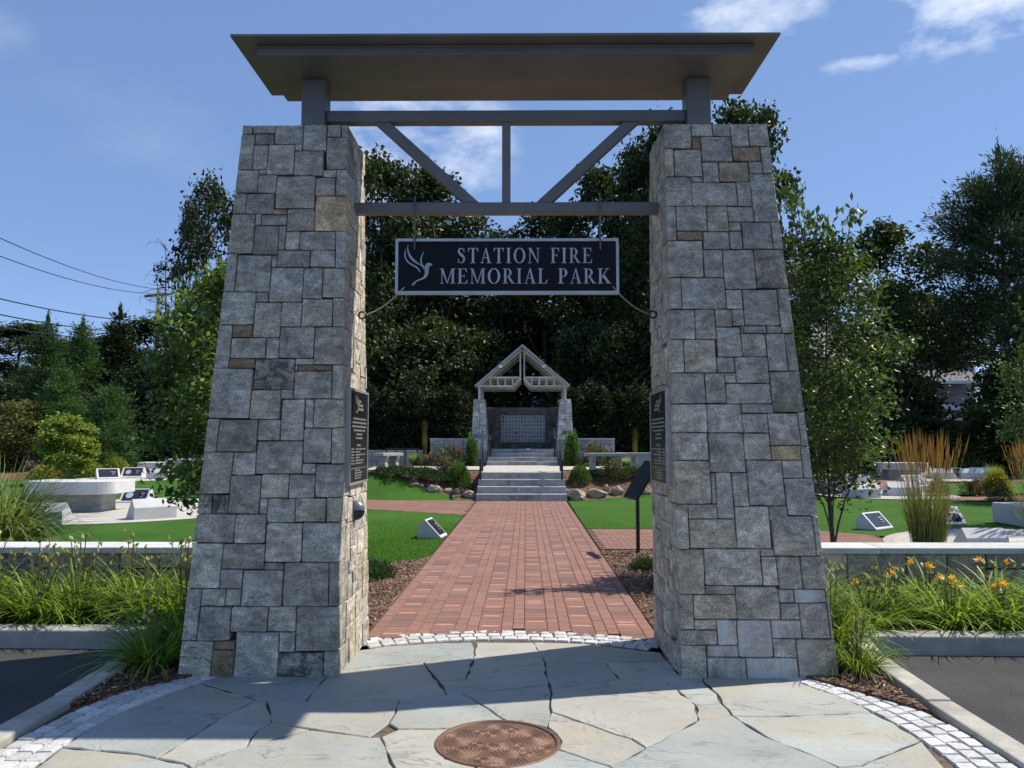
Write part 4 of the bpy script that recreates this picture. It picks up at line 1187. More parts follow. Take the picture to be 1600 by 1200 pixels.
for i in range(6):
    cols.append((x, 'E')); x += 2 * u
    for _ in range(2 if i < 5 else 1): cols.append((x, 'L')); x += u
places = []
for ci, (x, kd) in enumerate(cols):
    cx = x + (u / 2 if kd == 'L' else u)
    st_ = 2 * u if kd == 'L' else u
    y = 6.42 + (st_ / 2) * (ci % 2) + brng.uniform(0, .05)
    k = 0
    while y + st_ < 22.47:
        cy = y + st_ / 2
        if math.hypot(cx - PC.x, cy - st_ * .5 - PC.y) > 2.56:
            t = 'L'
            if kd == 'E':
                k += 1
                t = ('E', 'D', 'P', 'D', 'P', 'D', 'E', 'D', 'P', 'P', 'D')[(k * 4 + ci * 3 + (k // 7)) % 11]
            places.append((cy, cx, t, brng.uniform(-.0016, .0016)))
        y += st_
places.sort()
for cy, cx, t, dz in places[:300]:
    o = link_mesh('brick', BM[t], None, walk)
    o.location = (cx, cy, .010 + dz)
    o.rotation_euler = (brng.uniform(-.006, .006), brng.uniform(-.006, .006), brng.uniform(-.008, .008))
V, F, rn, kv, uvs = [], [], [], [], []
for cy, cx, t, dz in places[300:]:
    lx, ly = (u - g, 2 * u - g) if t == 'L' else (2 * u - g, u - g)
    b = len(V)
    bv = brick_v(lx, ly)
    V += [(p[0] + cx, p[1] + cy, p[2] + .010 + dz) for p in bv]
    r = brng.random()
    for f in BF:
        F.append(tuple(q + b for q in f)); rn.append(r); kv.append({'L': 0, 'P': 0, 'D': .5, 'E': 1}[t])
        uvs += [(bv[q][0] / lx + .5, bv[q][1] / ly + .5) for q in f]
me = np_mesh('bricks', V, F, rn, 'rnd')
a = me.attributes.new('kindv', 'FLOAT', 'FACE'); a.data.foreach_set('value', np.array(kv, np.float32))
uv = me.uv_layers.new(name='UVMap'); uv.data.foreach_set('uv', np.array(uvs, np.float32).ravel())
link_mesh('bricks', me, 'brick', walk, kind='stuff')

# ------------------------------------------------------------------ kerbs
def kerb(pts, w_, z0, z1, name='kerb', mat='curb'):
    (xa, ya), (xb, yb2) = pts
    d = Vector((xb - xa, yb2 - ya)).normalized(); n_ = Vector((-d.y, d.x)) * w_
    P = [(xa, ya), (xb, yb2), (xb + n_.x, yb2 + n_.y), (xa + n_.x, ya + n_.y)]
    return obj(name, MB().hexa([(p[0], p[1], -.1) for p in P] + [(P[0][0], P[0][1], z0), (P[1][0], P[1][1], z1), (P[2][0], P[2][1], z1), (P[3][0], P[3][1], z0)]), mat, bevel=.014, kind='structure')
for xa, xb in ((-14, -9.6), (-9.59, -5.2), (-5.19, -2.7)):
    kerb([(xa, 6.43 + (xa + 3.58) * -.0127), (xb, 6.43 + (xb + 3.58) * -.0127)], .21, .148, .148, mat='concrete_back')
for xa, xb in ((2.5, 6.4), (6.41, 10.2), (10.21, 14)):
    kerb([(xa, 6.34 + (xa - 3.48) * -.0127), (xb, 6.34 + (xb - 3.48) * -.0127)], .21, .148, .148, mat='concrete_back')
for x in (-2.73, 2.775):
    for ya, yb2, za, zb in ((-3, -.4, .04, .04), (-.39, 2.4, .04, .04), (2.41, 5.12, .04, .045), (5.13, 6.05, .052, .075), (6.06, 6.41 if x < 0 else 6.33, .08, .145)):
        kerb([(x, ya), (x, yb2)], .162, za, zb)
# low granite walls beside the gate
def low_wall(x0, x1, label, seed):
    rng = random.Random(seed)
    t = thing('low_wall', label, 'wall', ((x0 + x1) / 2, 8.0, 0), 0, 'low granite walls beside the gateway')
    obj('mortar_core', MB().box((x0 + .03, 7.86, 0), (x1 - .03, 8.16, .57)), 'mortar', t, True)
    Q = lambda u_, v_: Vector((x0 + (x1 - x0) * u_, 7.80, .572 * v_))
    nu = round((x1 - x0) / .19); nv = 4
    for i, j, k, l in pack(nu, nv, rng, None, 3, 2, .55):
        put_stone(t, Q, (i / nu, j / nv, k / nu, l / nv), rng.choice(['d', 'd', '.', 't2', 't2', 'w2', '.', 'k']), (0, 1, 0), .10, .012, rng, (i == 0, j == 0, k == nu, l == nv), segl=.2)
    x = x0
    cut = [x0]
    while cut[-1] < x1 - .2: cut.append(min(x1, cut[-1] + rng.uniform(1.6, 2.0)))
    for a, b in zip(cut, cut[1:]):
        boxpart('cap_slab', (a + .002, 7.775, .573), (b - .002, 8.20, .634), 'cap', t, .008)
low_wall(-13, -1.9, 'low granite wall with pale cap slabs running left from the gateway', 31)
low_wall(1.9, 13, 'low granite wall with pale cap slabs running right from the gateway', 32)
askew([o for o in C.objects if o.parent is None and o.get('category') == 'wall'])

# ------------------------------------------------------------------ terrace, granite steps, handrails
def flight(label, D0, z0, hw, rise, tread, words, base):
    t = thing('step_flight', label, 'steps', (0, D0, base))
    for i, (txt, xa, xb) in enumerate(words):
        D, z1 = D0 + i * tread, z0 + rise * (i + 1)
        s = obj('step', MB().box((-hw + .012 * i, D, base - .1), (hw - .012 * i, D + tread + (.02 if i == len(words) - 1 else .0), z1)), 'step', t, True, .008)
        for l in lettering(txt, atD(xa, 700, D).x, atD(xb, 700, D).x, z1 - (.145 if z0 == 0 else .115), (.096 if z0 == 0 else .085), D - .0005, .002, 'engrave', t, .10):
            l.parent = s; CH[t.name].remove(l); CH.setdefault(s.name, []).append(l)
    return t
flight('lower flight of four granite steps with engraved risers at the end of the brick walk', 22.5, 0, 1.285, .190, .36,
       (('THE CLERGY', 795.3, 832.8), ('THE STATE', 798, 829.5), ('THE VOLUNTEERS', 787.8, 840), ('THE CAREGIVERS', 788.5, 839)), 0)
flight('upper flight of four granite steps with engraved risers in front of the pavilion', 28.0, .845, 1.25, .1395, .36,
       (('THE FIRST RESPONDERS', 794, 840), ('THE FRIENDS', 804, 829), ('THE FAMILIES', 802, 830), ('THE KINDNESS', 801, 831)), .6)
def paving_rect(name, x0, x1, y0, y1, z, bl=.4, bw=.2, slope=0):
    if 'pjoint' not in M: M['pjoint'] = simple('paver_joint', (.22, .20, .17), (.30, .28, .24), 30, .95, .3, 60)
    base = obj(name, MB().box((x0, y0, z - .5), (x1, y1, z - .4)), 'pjoint', kind='structure')
    zz = z + slope * (y1 - y0)
    obj('joint_bed', MB().hexa([(x0, y0, z - .39), (x1, y0, z - .39), (x1, y1, z - .39), (x0, y1, z - .39), (x0, y0, z - .002), (x1, y0, z - .002), (x1, y1, zz - .002), (x0, y1, zz - .002)]), 'pjoint', base)
    rng = np.random.default_rng(4)
    V, F, tn = [], [], []
    nv = int((y1 - y0) / bw)
    for j in range(nv):
        x = x0 - rng.uniform(0, bl)
        while x < x1:
            a, b = max(x0, x) + .0025, min(x1, x + bl) - .0025
            if b - a > .03:
                q = len(V); c, d = y0 + j * bw + .0025, y0 + (j + 1) * bw - .0025
                e, f_ = z + slope * (c - y0), z + slope * (d - y0)
                V += [(a, c, e), (b, c, e), (b, d, f_), (a, d, f_), (a, c, e - .03), (b, c, e - .03), (b, d, f_ - .03), (a, d, f_ - .03)]
                F += [(q, q + 1, q + 2, q + 3), (q + 4, q + 5, q + 1, q), (q + 5, q + 6, q + 2, q + 1), (q + 6, q + 7, q + 3, q + 2), (q + 7, q + 4, q, q + 3)]
                tn += [float(np.clip(rng.normal(.62, .07), 0, 1))] * 5
            x += bl
    link_mesh('pavers', np_mesh('pavers', V, F, tn), 'paver', base, kind='stuff')
    return base
paving_rect('terrace_paving', -1.27, 1.27, 23.96, 27.98, .763, slope=.02)
paving_rect('terrace_paving', -5.0, -1.285, 25.3, 27.5, .785, slope=.02)
paving_rect('terrace_paving', 1.285, 6.5, 25.3, 27.5, .785, slope=.02)
obj('terrace_edging', MB().box((-5.0, 25.12, .2), (-1.30, 25.29, .792)), 'curb', bevel=.006, kind='structure')
obj('terrace_edging', MB().box((1.30, 25.12, .2), (6.5, 25.29, .792)), 'curb', bevel=.006, kind='structure')
polysheet('mulch_bed', [(-1.30, 22.52), (-1.30, 25.1), (-4.9, 25.1), (-5.3, 25.5), (-5.0, 25.0), (-3.9, 24.4), (-2.7, 23.4), (-1.75, 22.7)], 'mulch', .012, .4)
polysheet('mulch_bed', [(1.30, 22.5), (2.6, 22.9), (4.2, 23.4), (6.2, 23.8), (7.5, 24.6), (6.5, 25.1), (1.30, 25.1)], 'mulch', .012, .4)
polysheet('mulch_bed', [(-1.3, 27.52), (-1.3, 28.55), (-6, 28.9), (-6, 27.6)], 'mulch', .010, .3)
polysheet('mulch_bed', [(1.3, 27.52), (6.8, 27.6), (6.8, 28.9), (1.3, 28.55)], 'mulch', .010, .3)
def handrail(x, D0, z0, D1, z1, b0, b1, label):
    t = thing('handrail', label, 'handrail', (x, D0, b0), 0, 'black handrails of the steps')
    L_ = lambda f: Vector((x, D0 + (D1 - D0) * f, z0 + (z1 - z0) * f))
    p0, p1 = L_(.22), L_(.85)
    obj('post', MB().box((x - .03, p0.y - .03, b0), (x + .03, p0.y + .03, p0.z)), 'black', t, True, .003)
    obj('post', MB().box((x - .03, p1.y - .03, b1), (x + .03, p1.y + .03, p1.z)), 'black', t, True, .003)
    obj('rail', MB().bar(L_(0), L_(1), .075, .045), 'black', t, True, .004)
    obj('rail', MB().bar(L_(.12) - Vector((0, 0, .5)), L_(.95) - Vector((0, 0, .5)), .02, .02), 'black', t, True)
handrail(-1.20, 22.9, 1.14, 24.5, 1.74, .36, .76, 'black handrail on the left of the lower steps')
handrail(1.18, 22.9, 1.14, 24.5, 1.74, .36, .76, 'black handrail on the right of the lower steps')
handrail(-1.14, 28.2, 1.75, 29.7, 2.35, .95, 1.40, 'black handrail on the left of the upper steps')
handrail(1.16, 28.2, 1.75, 29.7, 2.35, .95, 1.40, 'black handrail on the right of the upper steps')

# ------------------------------------------------------------------ masonry joined in one piece, for walls far from the camera
def masonry(name, faces, cell, parent, seed, tone=(.36, .35, .33)):
    """faces: (Q, width, height, inward); every stone real, joined into one part; value by the tint attribute"""
    rng = random.Random(seed)
    V, F, tn = [], [], []
    for Q, wd, hh, inw in faces:
        nu, nv = max(2, round(wd / cell)), max(2, round(hh / cell))
        for i, j, k, l in pack(nu, nv, rng, None, 3, 2, .5):
            v, f = stone_mesh(Q, i / nu, j / nv, k / nu, l / nv, inw, .03, .007, rng, (i == 0, j == 0, k == nu, l == nv), segl=.5, proud=.012)
            b = len(V)
            V += [tuple(p - parent.location) for p in v]
            F += [tuple(q + b for q in g_) for g_ in f]
            tn += [rng.choice([-.5, -.3, -.15, 0, 0, .1, .2, .35, .6])] * len(f)
    me = bpy.data.meshes.new(name)
    me.from_pydata(V, [], F)
    a = me.attributes.new('tint', 'FLOAT', 'FACE'); a.data.foreach_set('value', tn)
    return link_mesh(name, me, 'granite', parent, kind='stuff', color=tone + (1,))
def rectQ(p0, p1, z0, z1):
    p0, p1 = Vector(p0), Vector(p1)
    return lambda u_, v_: Vector((p0.x + (p1.x - p0.x) * u_, p0.y + (p1.y - p0.y) * u_, z0 + (z1 - z0) * v_))
def wing(x0, x1, label):
    t = thing('wing_wall', label, 'wall', ((x0 + x1) / 2, 28.8, .6), 0, 'wing walls of the pavilion')
    obj('mortar_core', MB().box((x0 + .02, 28.62, .5), (x1 - .02, 28.96, 1.735)), 'mortar', t, True)
    masonry('stonework', [(rectQ((x0, 28.6, 0), (x1, 28.6, 0), .5, 1.74), x1 - x0, 1.24, (0, 1, 0)), (rectQ((x1, 28.6, 0), (x1, 28.97, 0), .5, 1.74), .4, 1.24, (-1, 0, 0)),
                          (rectQ((x0, 28.97, 0), (x0, 28.6, 0), .5, 1.74), .4, 1.24, (1, 0, 0))], .17, t, int(x0 * 7) + 40)
    obj('cap', MB().box((x0 - .02, 28.58, 1.742), (x1 + .02, 29.0, 1.79)), 'cap', t, True, .006)
wing(-3.31, -1.27, 'low stone wing wall left of the pavilion behind the rose bushes')
wing(1.27, 3.30, 'low stone wing wall right of the pavilion behind the stone bench')
far_wall = thing('garden_wall', 'long low grey stone wall far behind the bench, left of the pavilion', 'wall', (-5.6, 33, .8))
obj('mortar_core', MB().box((-8.9, 33.0, .3), (-4.2, 33.3, 1.30)), 'mortar', far_wall, True)
masonry('stonework', [(rectQ((-9, 32.98, 0), (-4.1, 32.98, 0), .4, 1.32), 4.9, .9, (0, 1, 0))], .24, far_wall, 77)
rampw = thing('ramp_wall', 'pale concrete ramp wall sloping down right of the pavilion', 'wall', (5.4, 30.5, .8))
obj('ramp_face', MB().extrude([(3.6, 30.5, .6), (5.9, 30.5, .6), (5.9, 30.5, .95), (4.9, 30.5, 1.22), (3.6, 30.5, 1.26)], (0, .3, 0)), 'cap', rampw, True, .01)

# ------------------------------------------------------------------ pavilion
pav = thing('pavilion', 'open gabled pavilion with stone piers, pale timber trusses and a wall of small name tiles', 'pavilion', (0, 30.5, 1.4))
obj('floor', MB().box((-1.95, 29.12, 1.0), (1.95, 32.3, 1.402)), 'step', pav, True)
def pier(s):
    b0, b1, t0, t1 = s * 1.26, s * 1.90, s * 1.40, s * 1.79
    pr = obj('pier', MB().hexa([(min(b0, b1) + .03, 29.33, 1.2), (max(b0, b1) - .03, 29.33, 1.2), (max(b0, b1) - .03, 30.27, 1.2), (min(b0, b1) + .03, 30.27, 1.2),
                                (min(t0, t1) + .03, 29.43, 3.22), (max(t0, t1) - .03, 29.43, 3.22), (max(t0, t1) - .03, 30.17, 3.22), (min(t0, t1) + .03, 30.17, 3.22)]), 'mortar', pav, True)
    xi = lambda v: b0 + (t0 - b0) * v
    xo = lambda v: b1 + (t1 - b1) * v
    lo, hi = (xo, xi) if s < 0 else (xi, xo)
    z = lambda v: 1.2 + 2.04 * v
    yf, yb_ = (lambda v: 29.30 + .1 * v), (lambda v: 30.30 - .1 * v)
    Qf = lambda u_, v_: Vector((lo(v_) + (hi(v_) - lo(v_)) * u_, yf(v_), z(v_)))
    Qi = lambda u_, v_: Vector((xi(v_), yf(v_) + (yb_(v_) - yf(v_)) * u_, z(v_)))
    Qo = lambda u_, v_: Vector((xo(v_), yf(v_) + (yb_(v_) - yf(v_)) * u_, z(v_)))
    Qt = lambda u_, v_: Vector((lo(1) + (hi(1) - lo(1)) * u_, 29.4 + .8 * v_, 3.235))
    o = masonry('stonework', [(Qf, .6, 2.04, (0, 1, 0)), (Qi, 1.0, 2.04, (s, 0, 0)), (Qo, 1.0, 2.04, (-s, 0, 0)), (Qt, .4, .8, (0, 0, -1))], .105, pav, 50 + s, (.46, .445, .41))  # pier stone lightened in its colour to look brighter than the shaded interior
    return pr
pier(-1); pier(1)
bw = obj('back_wall', MB().box((-1.9, 32.03, 1.2), (1.9, 32.3, 3.02)), 'mortar', pav, True)
masonry('stonework', [(rectQ((-1.9, 32.0, 0), (1.9, 32.0, 0), 1.3, 3.05), 3.8, 1.75, (0, 1, 0)), (rectQ((-1.42, 30.3, 0), (-1.42, 32, 0), 1.3, 3.05), 1.7, 1.75, (-1, 0, 0)), (rectQ((1.42, 32, 0), (1.42, 30.3, 0), 1.3, 3.05), 1.7, 1.75, (1, 0, 0))], .15, pav, 61, (.20, .19, .175))  # interior stone darkened: the shade under the roof is put into its colour
obj('side_wall', MB().box((-1.8, 30.29, 1.2), (-1.45, 32.03, 3.02)), 'mortar', pav, True)
obj('side_wall', MB().box((1.45, 30.29, 1.2), (1.8, 32.03, 3.02)), 'mortar', pav, True)
tp = obj('tile_panel', MB().box((-.86, 31.955, 1.655), (.90, 31.97, 2.725)), 'white', pav, True)
tme = MB().box((-.047, -.006, -.056), (.047, .006, .056)).mesh('tile')
for j in range(7):
    for i in range(14):
        o = link_mesh('tile', tme, None, tp)
        if not tme.materials: tme.materials.append(M['tile'])
        o.location = (-.80 + .1265 * i + .02 - pav.location.x, 31.951 - pav.location.y, 1.735 + .151 * j - pav.location.z)
        if (i, j) in ((0, 6), (0, 5), (4, 2)):
            o.material_slots[0].link = 'OBJECT'; o.material_slots[0].material = M['plaqueface']
W_ = .075
def truss(D, k):
    t = thing('truss', '', '', (0, D, 3.2))
    for a in ('label', 'category'): del t[a]
    adopt(t, pav); t.name = 'truss'
    t.location = (0, D - 30.5, 3.2 - 1.4)
    def b(p, q, wx=W_, wy=W_):
        return MB().bar((p[0], 0, p[1] - 3.2), (q[0], 0, q[1] - 3.2), wx, wy, (0, 1, 0))
    for s in (-1, 1):
        obj('post', b((s * 1.60, 3.24), (s * 1.60, 3.70)), 'timber', t, bevel=.004)
        obj('bottom_chord', b((s * 1.62, 3.735), (s * .31, 3.735)), 'timber', t)
        obj('top_chord', b((s * 1.20, 4.05), (s * .11, 4.05)), 'timber', t)
        obj('rafter', b((s * 1.66, 3.70), (s * .02, 5.09), .07, .10), 'timber', t)
        obj('brace', b((s * .33, 3.74), (s * .06, 4.02)), 'timber', t)
        obj('king_post', b((s * .075, 4.01), (s * .075, 4.98), .05, .06), 'timber', t)
        for x in (1.19, .91, .635, .36):
            obj('strut', MB().bar((s * x, 0, 3.774 - 3.2), (s * x, 0, 4.012 - 3.2), .055, .055, (0, 1, 0)), 'timber', t)
    return t
truss(29.45, 0); truss(30.7, 1); truss(32.0, 2)
for s in (-1, 1):
    r = MB()
    e, p = Vector((s * 1.72, 0, 3.68)), Vector((0, 0, 5.17))
    d = (p - e).normalized()
    nrm = Vector((d.z * -s * -1 if False else 0, 0, 0))
    up = Vector((-d.z * s * (1 if s < 0 else 1), 0, abs(d.x)))
    if up.z < 0: up = -up
    up = Vector((s * abs(d.z), 0, abs(d.x)))
    A_ = [e, p, p + Vector((0, 0, .11)), e + up * .085]
    r.extrude([(q.x, 29.2, q.z) for q in A_], (0, 3.3, 0))
    obj('roof_slope', r, 'roofmetal', pav, True, .004)
    lpos = (s * .80, 29.18, 4.22)
    f = obj('floodlight', MB().box((s * .80 - .085, 29.10, 4.37), (s * .80 + .085, 29.19, 4.51)), 'black', pav, True, .006)
    l = obj('lens', MB().box((s * .80 - .072, 29.092, 4.385), (s * .80 + .072, 29.0995, 4.495)), 'white', pav, True)
    l.parent = f; CH[pav.name].remove(l)
obj('plate', MB().box((1.48, 29.27, 1.95), (1.62, 29.285, 2.08)), 'iron', pav, True)

# ------------------------------------------------------------------ granite monuments, benches
def marker_parts(root, w_, emblem):
    prof = [(0, 0), (0, .035), (.385, .43), (.56, .25), (.56, 0)]
    m = MB().extrude([(-w_ / 2, y, z) for y, z in prof], (w_, 0, 0))
    obj('stone_block', m, 'monument', root, bevel=.008)
    a, b = Vector((0, 0, .035)), Vector((0, .385, .43))
    d = (b - a).normalized(); n_ = Vector((0, -d.z, d.y))
    def plate(u0, u1, s0, s1, o0, o1):
        L_ = (b - a).length
        P = []
        for o in (o0, o1):
            for u_, s_ in ((u0, s0), (u1, s0), (u1, s1), (u0, s1)):
                q = a + d * s_ * L_ + n_ * o
                P.append((u_ * w_, q.y, q.z))
        return MB().hexa(P)
    pq = obj('plaque', plate(-.42, .42, .10, .92, -.004, .006), 'plaqueface', root, bevel=.002)
    m = MB()
    L_ = (b - a).length
    c = a + d * .5 * L_ + n_ * .0065
    if emblem:
        n = 20
        m.poly([(-.20 * w_ + .12 * L_ * math.cos(2 * PI * i / n) * 1.9 * .9, (c + d * .22 * L_ * math.sin(2 * PI * i / n)).y, (c + d * .22 * L_ * math.sin(2 * PI * i / n)).z) for i in range(n)])
    for k, (u0, u1) in enumerate(((.12, .32), (.15, .29), (.17, .26))):
        s_ = .62 - k * .13
        q0, q1 = a + d * s_ * L_ + n_ * .0066, a + d * (s_ + .032) * L_ + n_ * .0066
        m.poly([(u0 * w_, q0.y, q0.z), (u1 * w_, q0.y, q0.z), (u1 * w_, q1.y, q1.z), (u0 * w_, q1.y, q1.z)])
    o = obj('inscription', m, 'signtrim', root, kind='stuff')
mk_proto = {}
def marker(px, py, rz, label, w_=.88, emblem=False, off=0, group='wedge shaped granite memorial stones', sc=1.0):
    p = G(px, py)
    key = (w_, emblem)
    if key not in mk_proto:
        t = thing('memorial_stone', label, 'memorial', (0, 0, 0), 0, group)
        marker_parts(t, w_, emblem)
        mk_proto[key] = t
    else:
        t = dup(mk_proto[key], (0, 0, 0), 0, 1, label, group)
    t.rotation_euler = (0, 0, rad(rz))
    # the picture point is the middle of the near edge
    f = Vector((0, -.0, 0)) if abs(((rz + 180) % 360) - 180) < 90 else Vector((0, .56, 0))
    f.rotate(Matrix.Rotation(rad(rz), 3, 'Z'))
    t.location = (p.x - f.x, p.y - f.y + off, p.z + .016)
    t.scale = (sc, sc, sc)
    return t
marker(207, 787, 4, 'granite memorial stone with a round emblem on its plaque, beside the big left bench', emblem=True, sc=.86)
marker(243, 812, 222, 'granite memorial stone turned away, nearest the front edge of the left plaza')
marker(58, 822, 184, 'granite memorial stone half hidden by the big fountain grass at far left', .95)
marker(170, 749, 36, 'granite memorial stone farthest left in the row behind the lime green tree')
marker(205, 747, 10, 'granite memorial stone with plaque facing us, in front of the yellow shrubs', emblem=True)
marker(244, 749, 176, 'granite memorial stone showing its back before the far left round bench')
marker(226, 740, 6, 'granite memorial stone tucked under the far left round bench', emblem=True)
marker(273, 741, 6, 'small granite memorial stone beside the far left block bench', emblem=True)
marker(694, 841, 82, 'lone granite memorial stone on the lawn beside the brick walk', .62, sc=.74)
marker(1383, 829, 38, 'granite memorial stone turned right, left of the nearer feather reed grass', sc=.72)
marker(1482, 822, 6, 'granite memorial stone with shiny plaque, right of the nearer feather reed grass', 1.0, sc=.8)
marker(1552, 866, 182, 'granite memorial stone turned away just behind the right wall cap', .8, sc=.8)
marker(1352, 779, 183, 'granite memorial stone showing its back behind the young right tree', .95)
marker(1414, 776, 178, 'granite memorial stone showing its back behind the nearer feather reed grass', .95)
marker(1436, 762, 20, 'granite memorial stone at the edge of the far right brick path')
marker(1350, 744, 40, 'pale granite memorial stone at far left of the rear right row')
marker(1396, 746, 8, 'granite memorial stone left of the rear right round bench')
marker(1455, 746, 8, 'granite memorial stone right of the rear right round bench')
marker(1473, 749, 172, 'granite memorial stone showing its back above the dark rose bush')
marker(1505, 748, 28, 'granite memorial stone with dark plaque in the rear right row')
marker(1521, 749, 172, 'granite memorial stone showing its back in the rear right row')
marker(1535, 747, 160, 'last granite memorial stone of the rear right row, by the fountain grass')
def bench_round(px, py, w_, hh, label, rz=0, slab=.30, dp=1.1):
    p = G(px, py)
    t = thing('monument_bench', label, 'bench', (p.x, p.y + .25, p.z), rad(rz), 'granite slab benches of the plazas')
    n = 14
    n = 22
    P = [(w_ / 2 * math.sin(a), -.42 * math.cos(a)) for a in [(-1 + 2 * i / n) * 1.5 for i in range(n + 1)]]
    s_ = w_ / 2 / P[-1][0]
    P = [(x * s_, y - .1) for x, y in P] + [(w_ / 2, dp - .3), (-w_ / 2, dp - .3)]
    obj('seat_slab', MB().prism(P, hh - slab, hh), 'monument', t, bevel=.012)
    obj('base', MB().box((-w_ * .33, -.05, -.02), (w_ * .33, dp - .5, hh - slab - .002)), 'step', t, bevel=.006)
    return t
bench_round(104, 802, 2.15, .74, 'large round fronted granite bench at far left beside the fountain grass')
bench_round(238, 742, 1.45, .55, 'far left round granite bench at the back of the lawn', 0, .22)
bench_round(294, 747, 2.1, .80, 'block granite bench at the back left, beside the left pillar', 0, .32)
bench_round(1318, 772, 1.75, .60, 'granite bench half hidden by the young right tree', 0, .27)
bench_round(1417, 750, 1.95, .70, 'pale round granite bench behind the feather reed grass', 0, .28)
bench_round(1642, 826, 1.0, .42, 'drum like granite bench at the right edge of the picture', 0, .40)
def stone_bench(px, py, label, rz=0, L_=1.15, D=None):
    p = G(px, py)
    t = thing('stone_bench', label, 'bench', (p.x, p.y, max(p.z, .80)), rad(rz), 'grey stone benches of the terrace')
    obj('seat_slab', MB().box((-L_ / 2, -.2, .42), (L_ / 2, .2, .52)), 'concrete_back', t, bevel=.012)
    pr = [(-.20, 0), (.20, 0), (.20, .07), (.15, .12), (.13, .22), (.17, .33), (.20, .419), (-.20, .419), (-.17, .33), (-.13, .22), (-.15, .12), (-.20, .07)]
    for s in (-1, 1):
        x = s * (L_ / 2 - .22)
        obj('leg', MB().extrude([(x - .07, a, z) for a, z in pr], (.14, 0, 0)), 'concrete_back', t, bevel=.01)
    return t
stone_bench(607, 737, 'grey stone bench seen end on at the left end of the terrace', 58, .95)
stone_bench(946, 741, 'grey stone bench behind the rose bush right of the steps', 10, 1.25)
stone_bench(1008, 736, 'grey stone bench partly behind the right pillar and black lectern', 0, 1.2)
def circle_paving(cx, cy, r, z=.02, name='plaza_paving'):
    if 'pjoint' not in M: M['pjoint'] = simple('paver_joint', (.22, .20, .17), (.30, .28, .24), 30, .95, .3, 60)
    base = polysheet(name, [(cx + r * math.cos(2 * PI * i / 60), cy + r * math.sin(2 * PI * i / 60)) for i in range(60)], 'pjoint', z - .002, .6)
    rng = np.random.default_rng(int(abs(cx) * 10))
    V, F, tn = [], [], []
    k = 0; rr = .15
    while rr + .1 < r:
        wd = .10 if k % 4 == 3 else .155
        n = max(6, round(2 * PI * rr / (.22 if k % 4 else .16)))
        for i in range(n):
            a0, a1 = 2 * PI * (i + .5 * (k % 2)) / n, 2 * PI * (i + 1 + .5 * (k % 2)) / n
            g0 = .002 / rr
            q = len(V)
            for e in (z, z - .02):
                for R_r, a in ((rr + .002, a0 + g0), (rr + .002, a1 - g0), (rr + wd - .002, a1 - g0), (rr + wd - .002, a0 + g0)):
                    x, y = cx + R_r * math.cos(a), cy + R_r * math.sin(a)
                    V.append((x, y, h(x, y) + e))
            F += [(q, q + 1, q + 2, q + 3), (q + 4, q + 5, q + 1, q), (q + 5, q + 6, q + 2, q + 1), (q + 6, q + 7, q + 3, q + 2), (q + 7, q + 4, q, q + 3)]
            tn += [float(np.clip((.92 if k % 4 == 3 else (.42, .52, .6)[k % 3]) + rng.normal(0, .05), 0, 1))] * 5
        rr += wd; k += 1
    link_mesh('pavers', np_mesh('pavers', V, F, tn), 'paver', base, kind='stuff')
circle_paving(-10.0, 19.35, 3.75)
p = G(225, 746); circle_paving(p.x, p.y + 1.2, 3.2)
circle_paving(8.75, 12.45, 2.85)
p = G(1395, 776); circle_paving(p.x, p.y + .6, 2.1)
p = G(1450, 746); circle_paving(p.x, p.y + 1.5, 3.6)
# reading panel on a post
lp = G(997, 865)
lec = thing('reading_panel', 'black tilted reading panel on a slim post beside the brick walk', 'sign', (lp.x, lp.y, 0))
obj('post', MB().box((lp.x - .026, lp.y - .026, 0), (lp.x + .026, lp.y + .026, 1.02)), 'black', lec, True, .004)
lo, hi_ = atD(973, 776, lp.y + .3), atD(1007, 719, lp.y + .3)
ax = hi_ - lo
wv = Vector((.10, -.60, .0))
nn = ax.cross(wv).normalized()
if nn.z < 0: nn = -nn
P = [lo, lo + wv, lo + wv + ax, lo + ax]
obj('panel', MB().hexa([q - nn * .055 for q in P] + [q for q in P]), 'black', lec, True, .006)
Pi = [lo + wv * a + ax * b for a, b in ((.05, .05), (.95, .05), (.95, .95), (.05, .95))]
obj('panel_face', MB().hexa([q + nn * .0005 for q in Pi] + [q + nn * .004 for q in Pi]), 'plaqueface', lec, True)
br = Vector((lp.x, lp.y, 1.0))
obj('bracket', MB().bar(br, lo + wv * .5 + ax * .4 - nn * .05, .05, .05), 'black', lec, True)
p = G(692, 747)
gm = thing('garden_plaque', 'small dark framed plaque on a stake in front of the left boxwood', 'plaque', (p.x, p.y, p.z))
obj('stake', MB().box((-.012, .0, -.05), (.012, .02, .16)), 'black', gm)
obj('frame', MB().box((-.165, -.03, .06), (.165, -.005, .31)), 'lampgrey', gm, bevel=.004)
obj('plate', MB().box((-.145, -.034, .08), (.145, -.0305, .29)), 'plaqueface', gm)
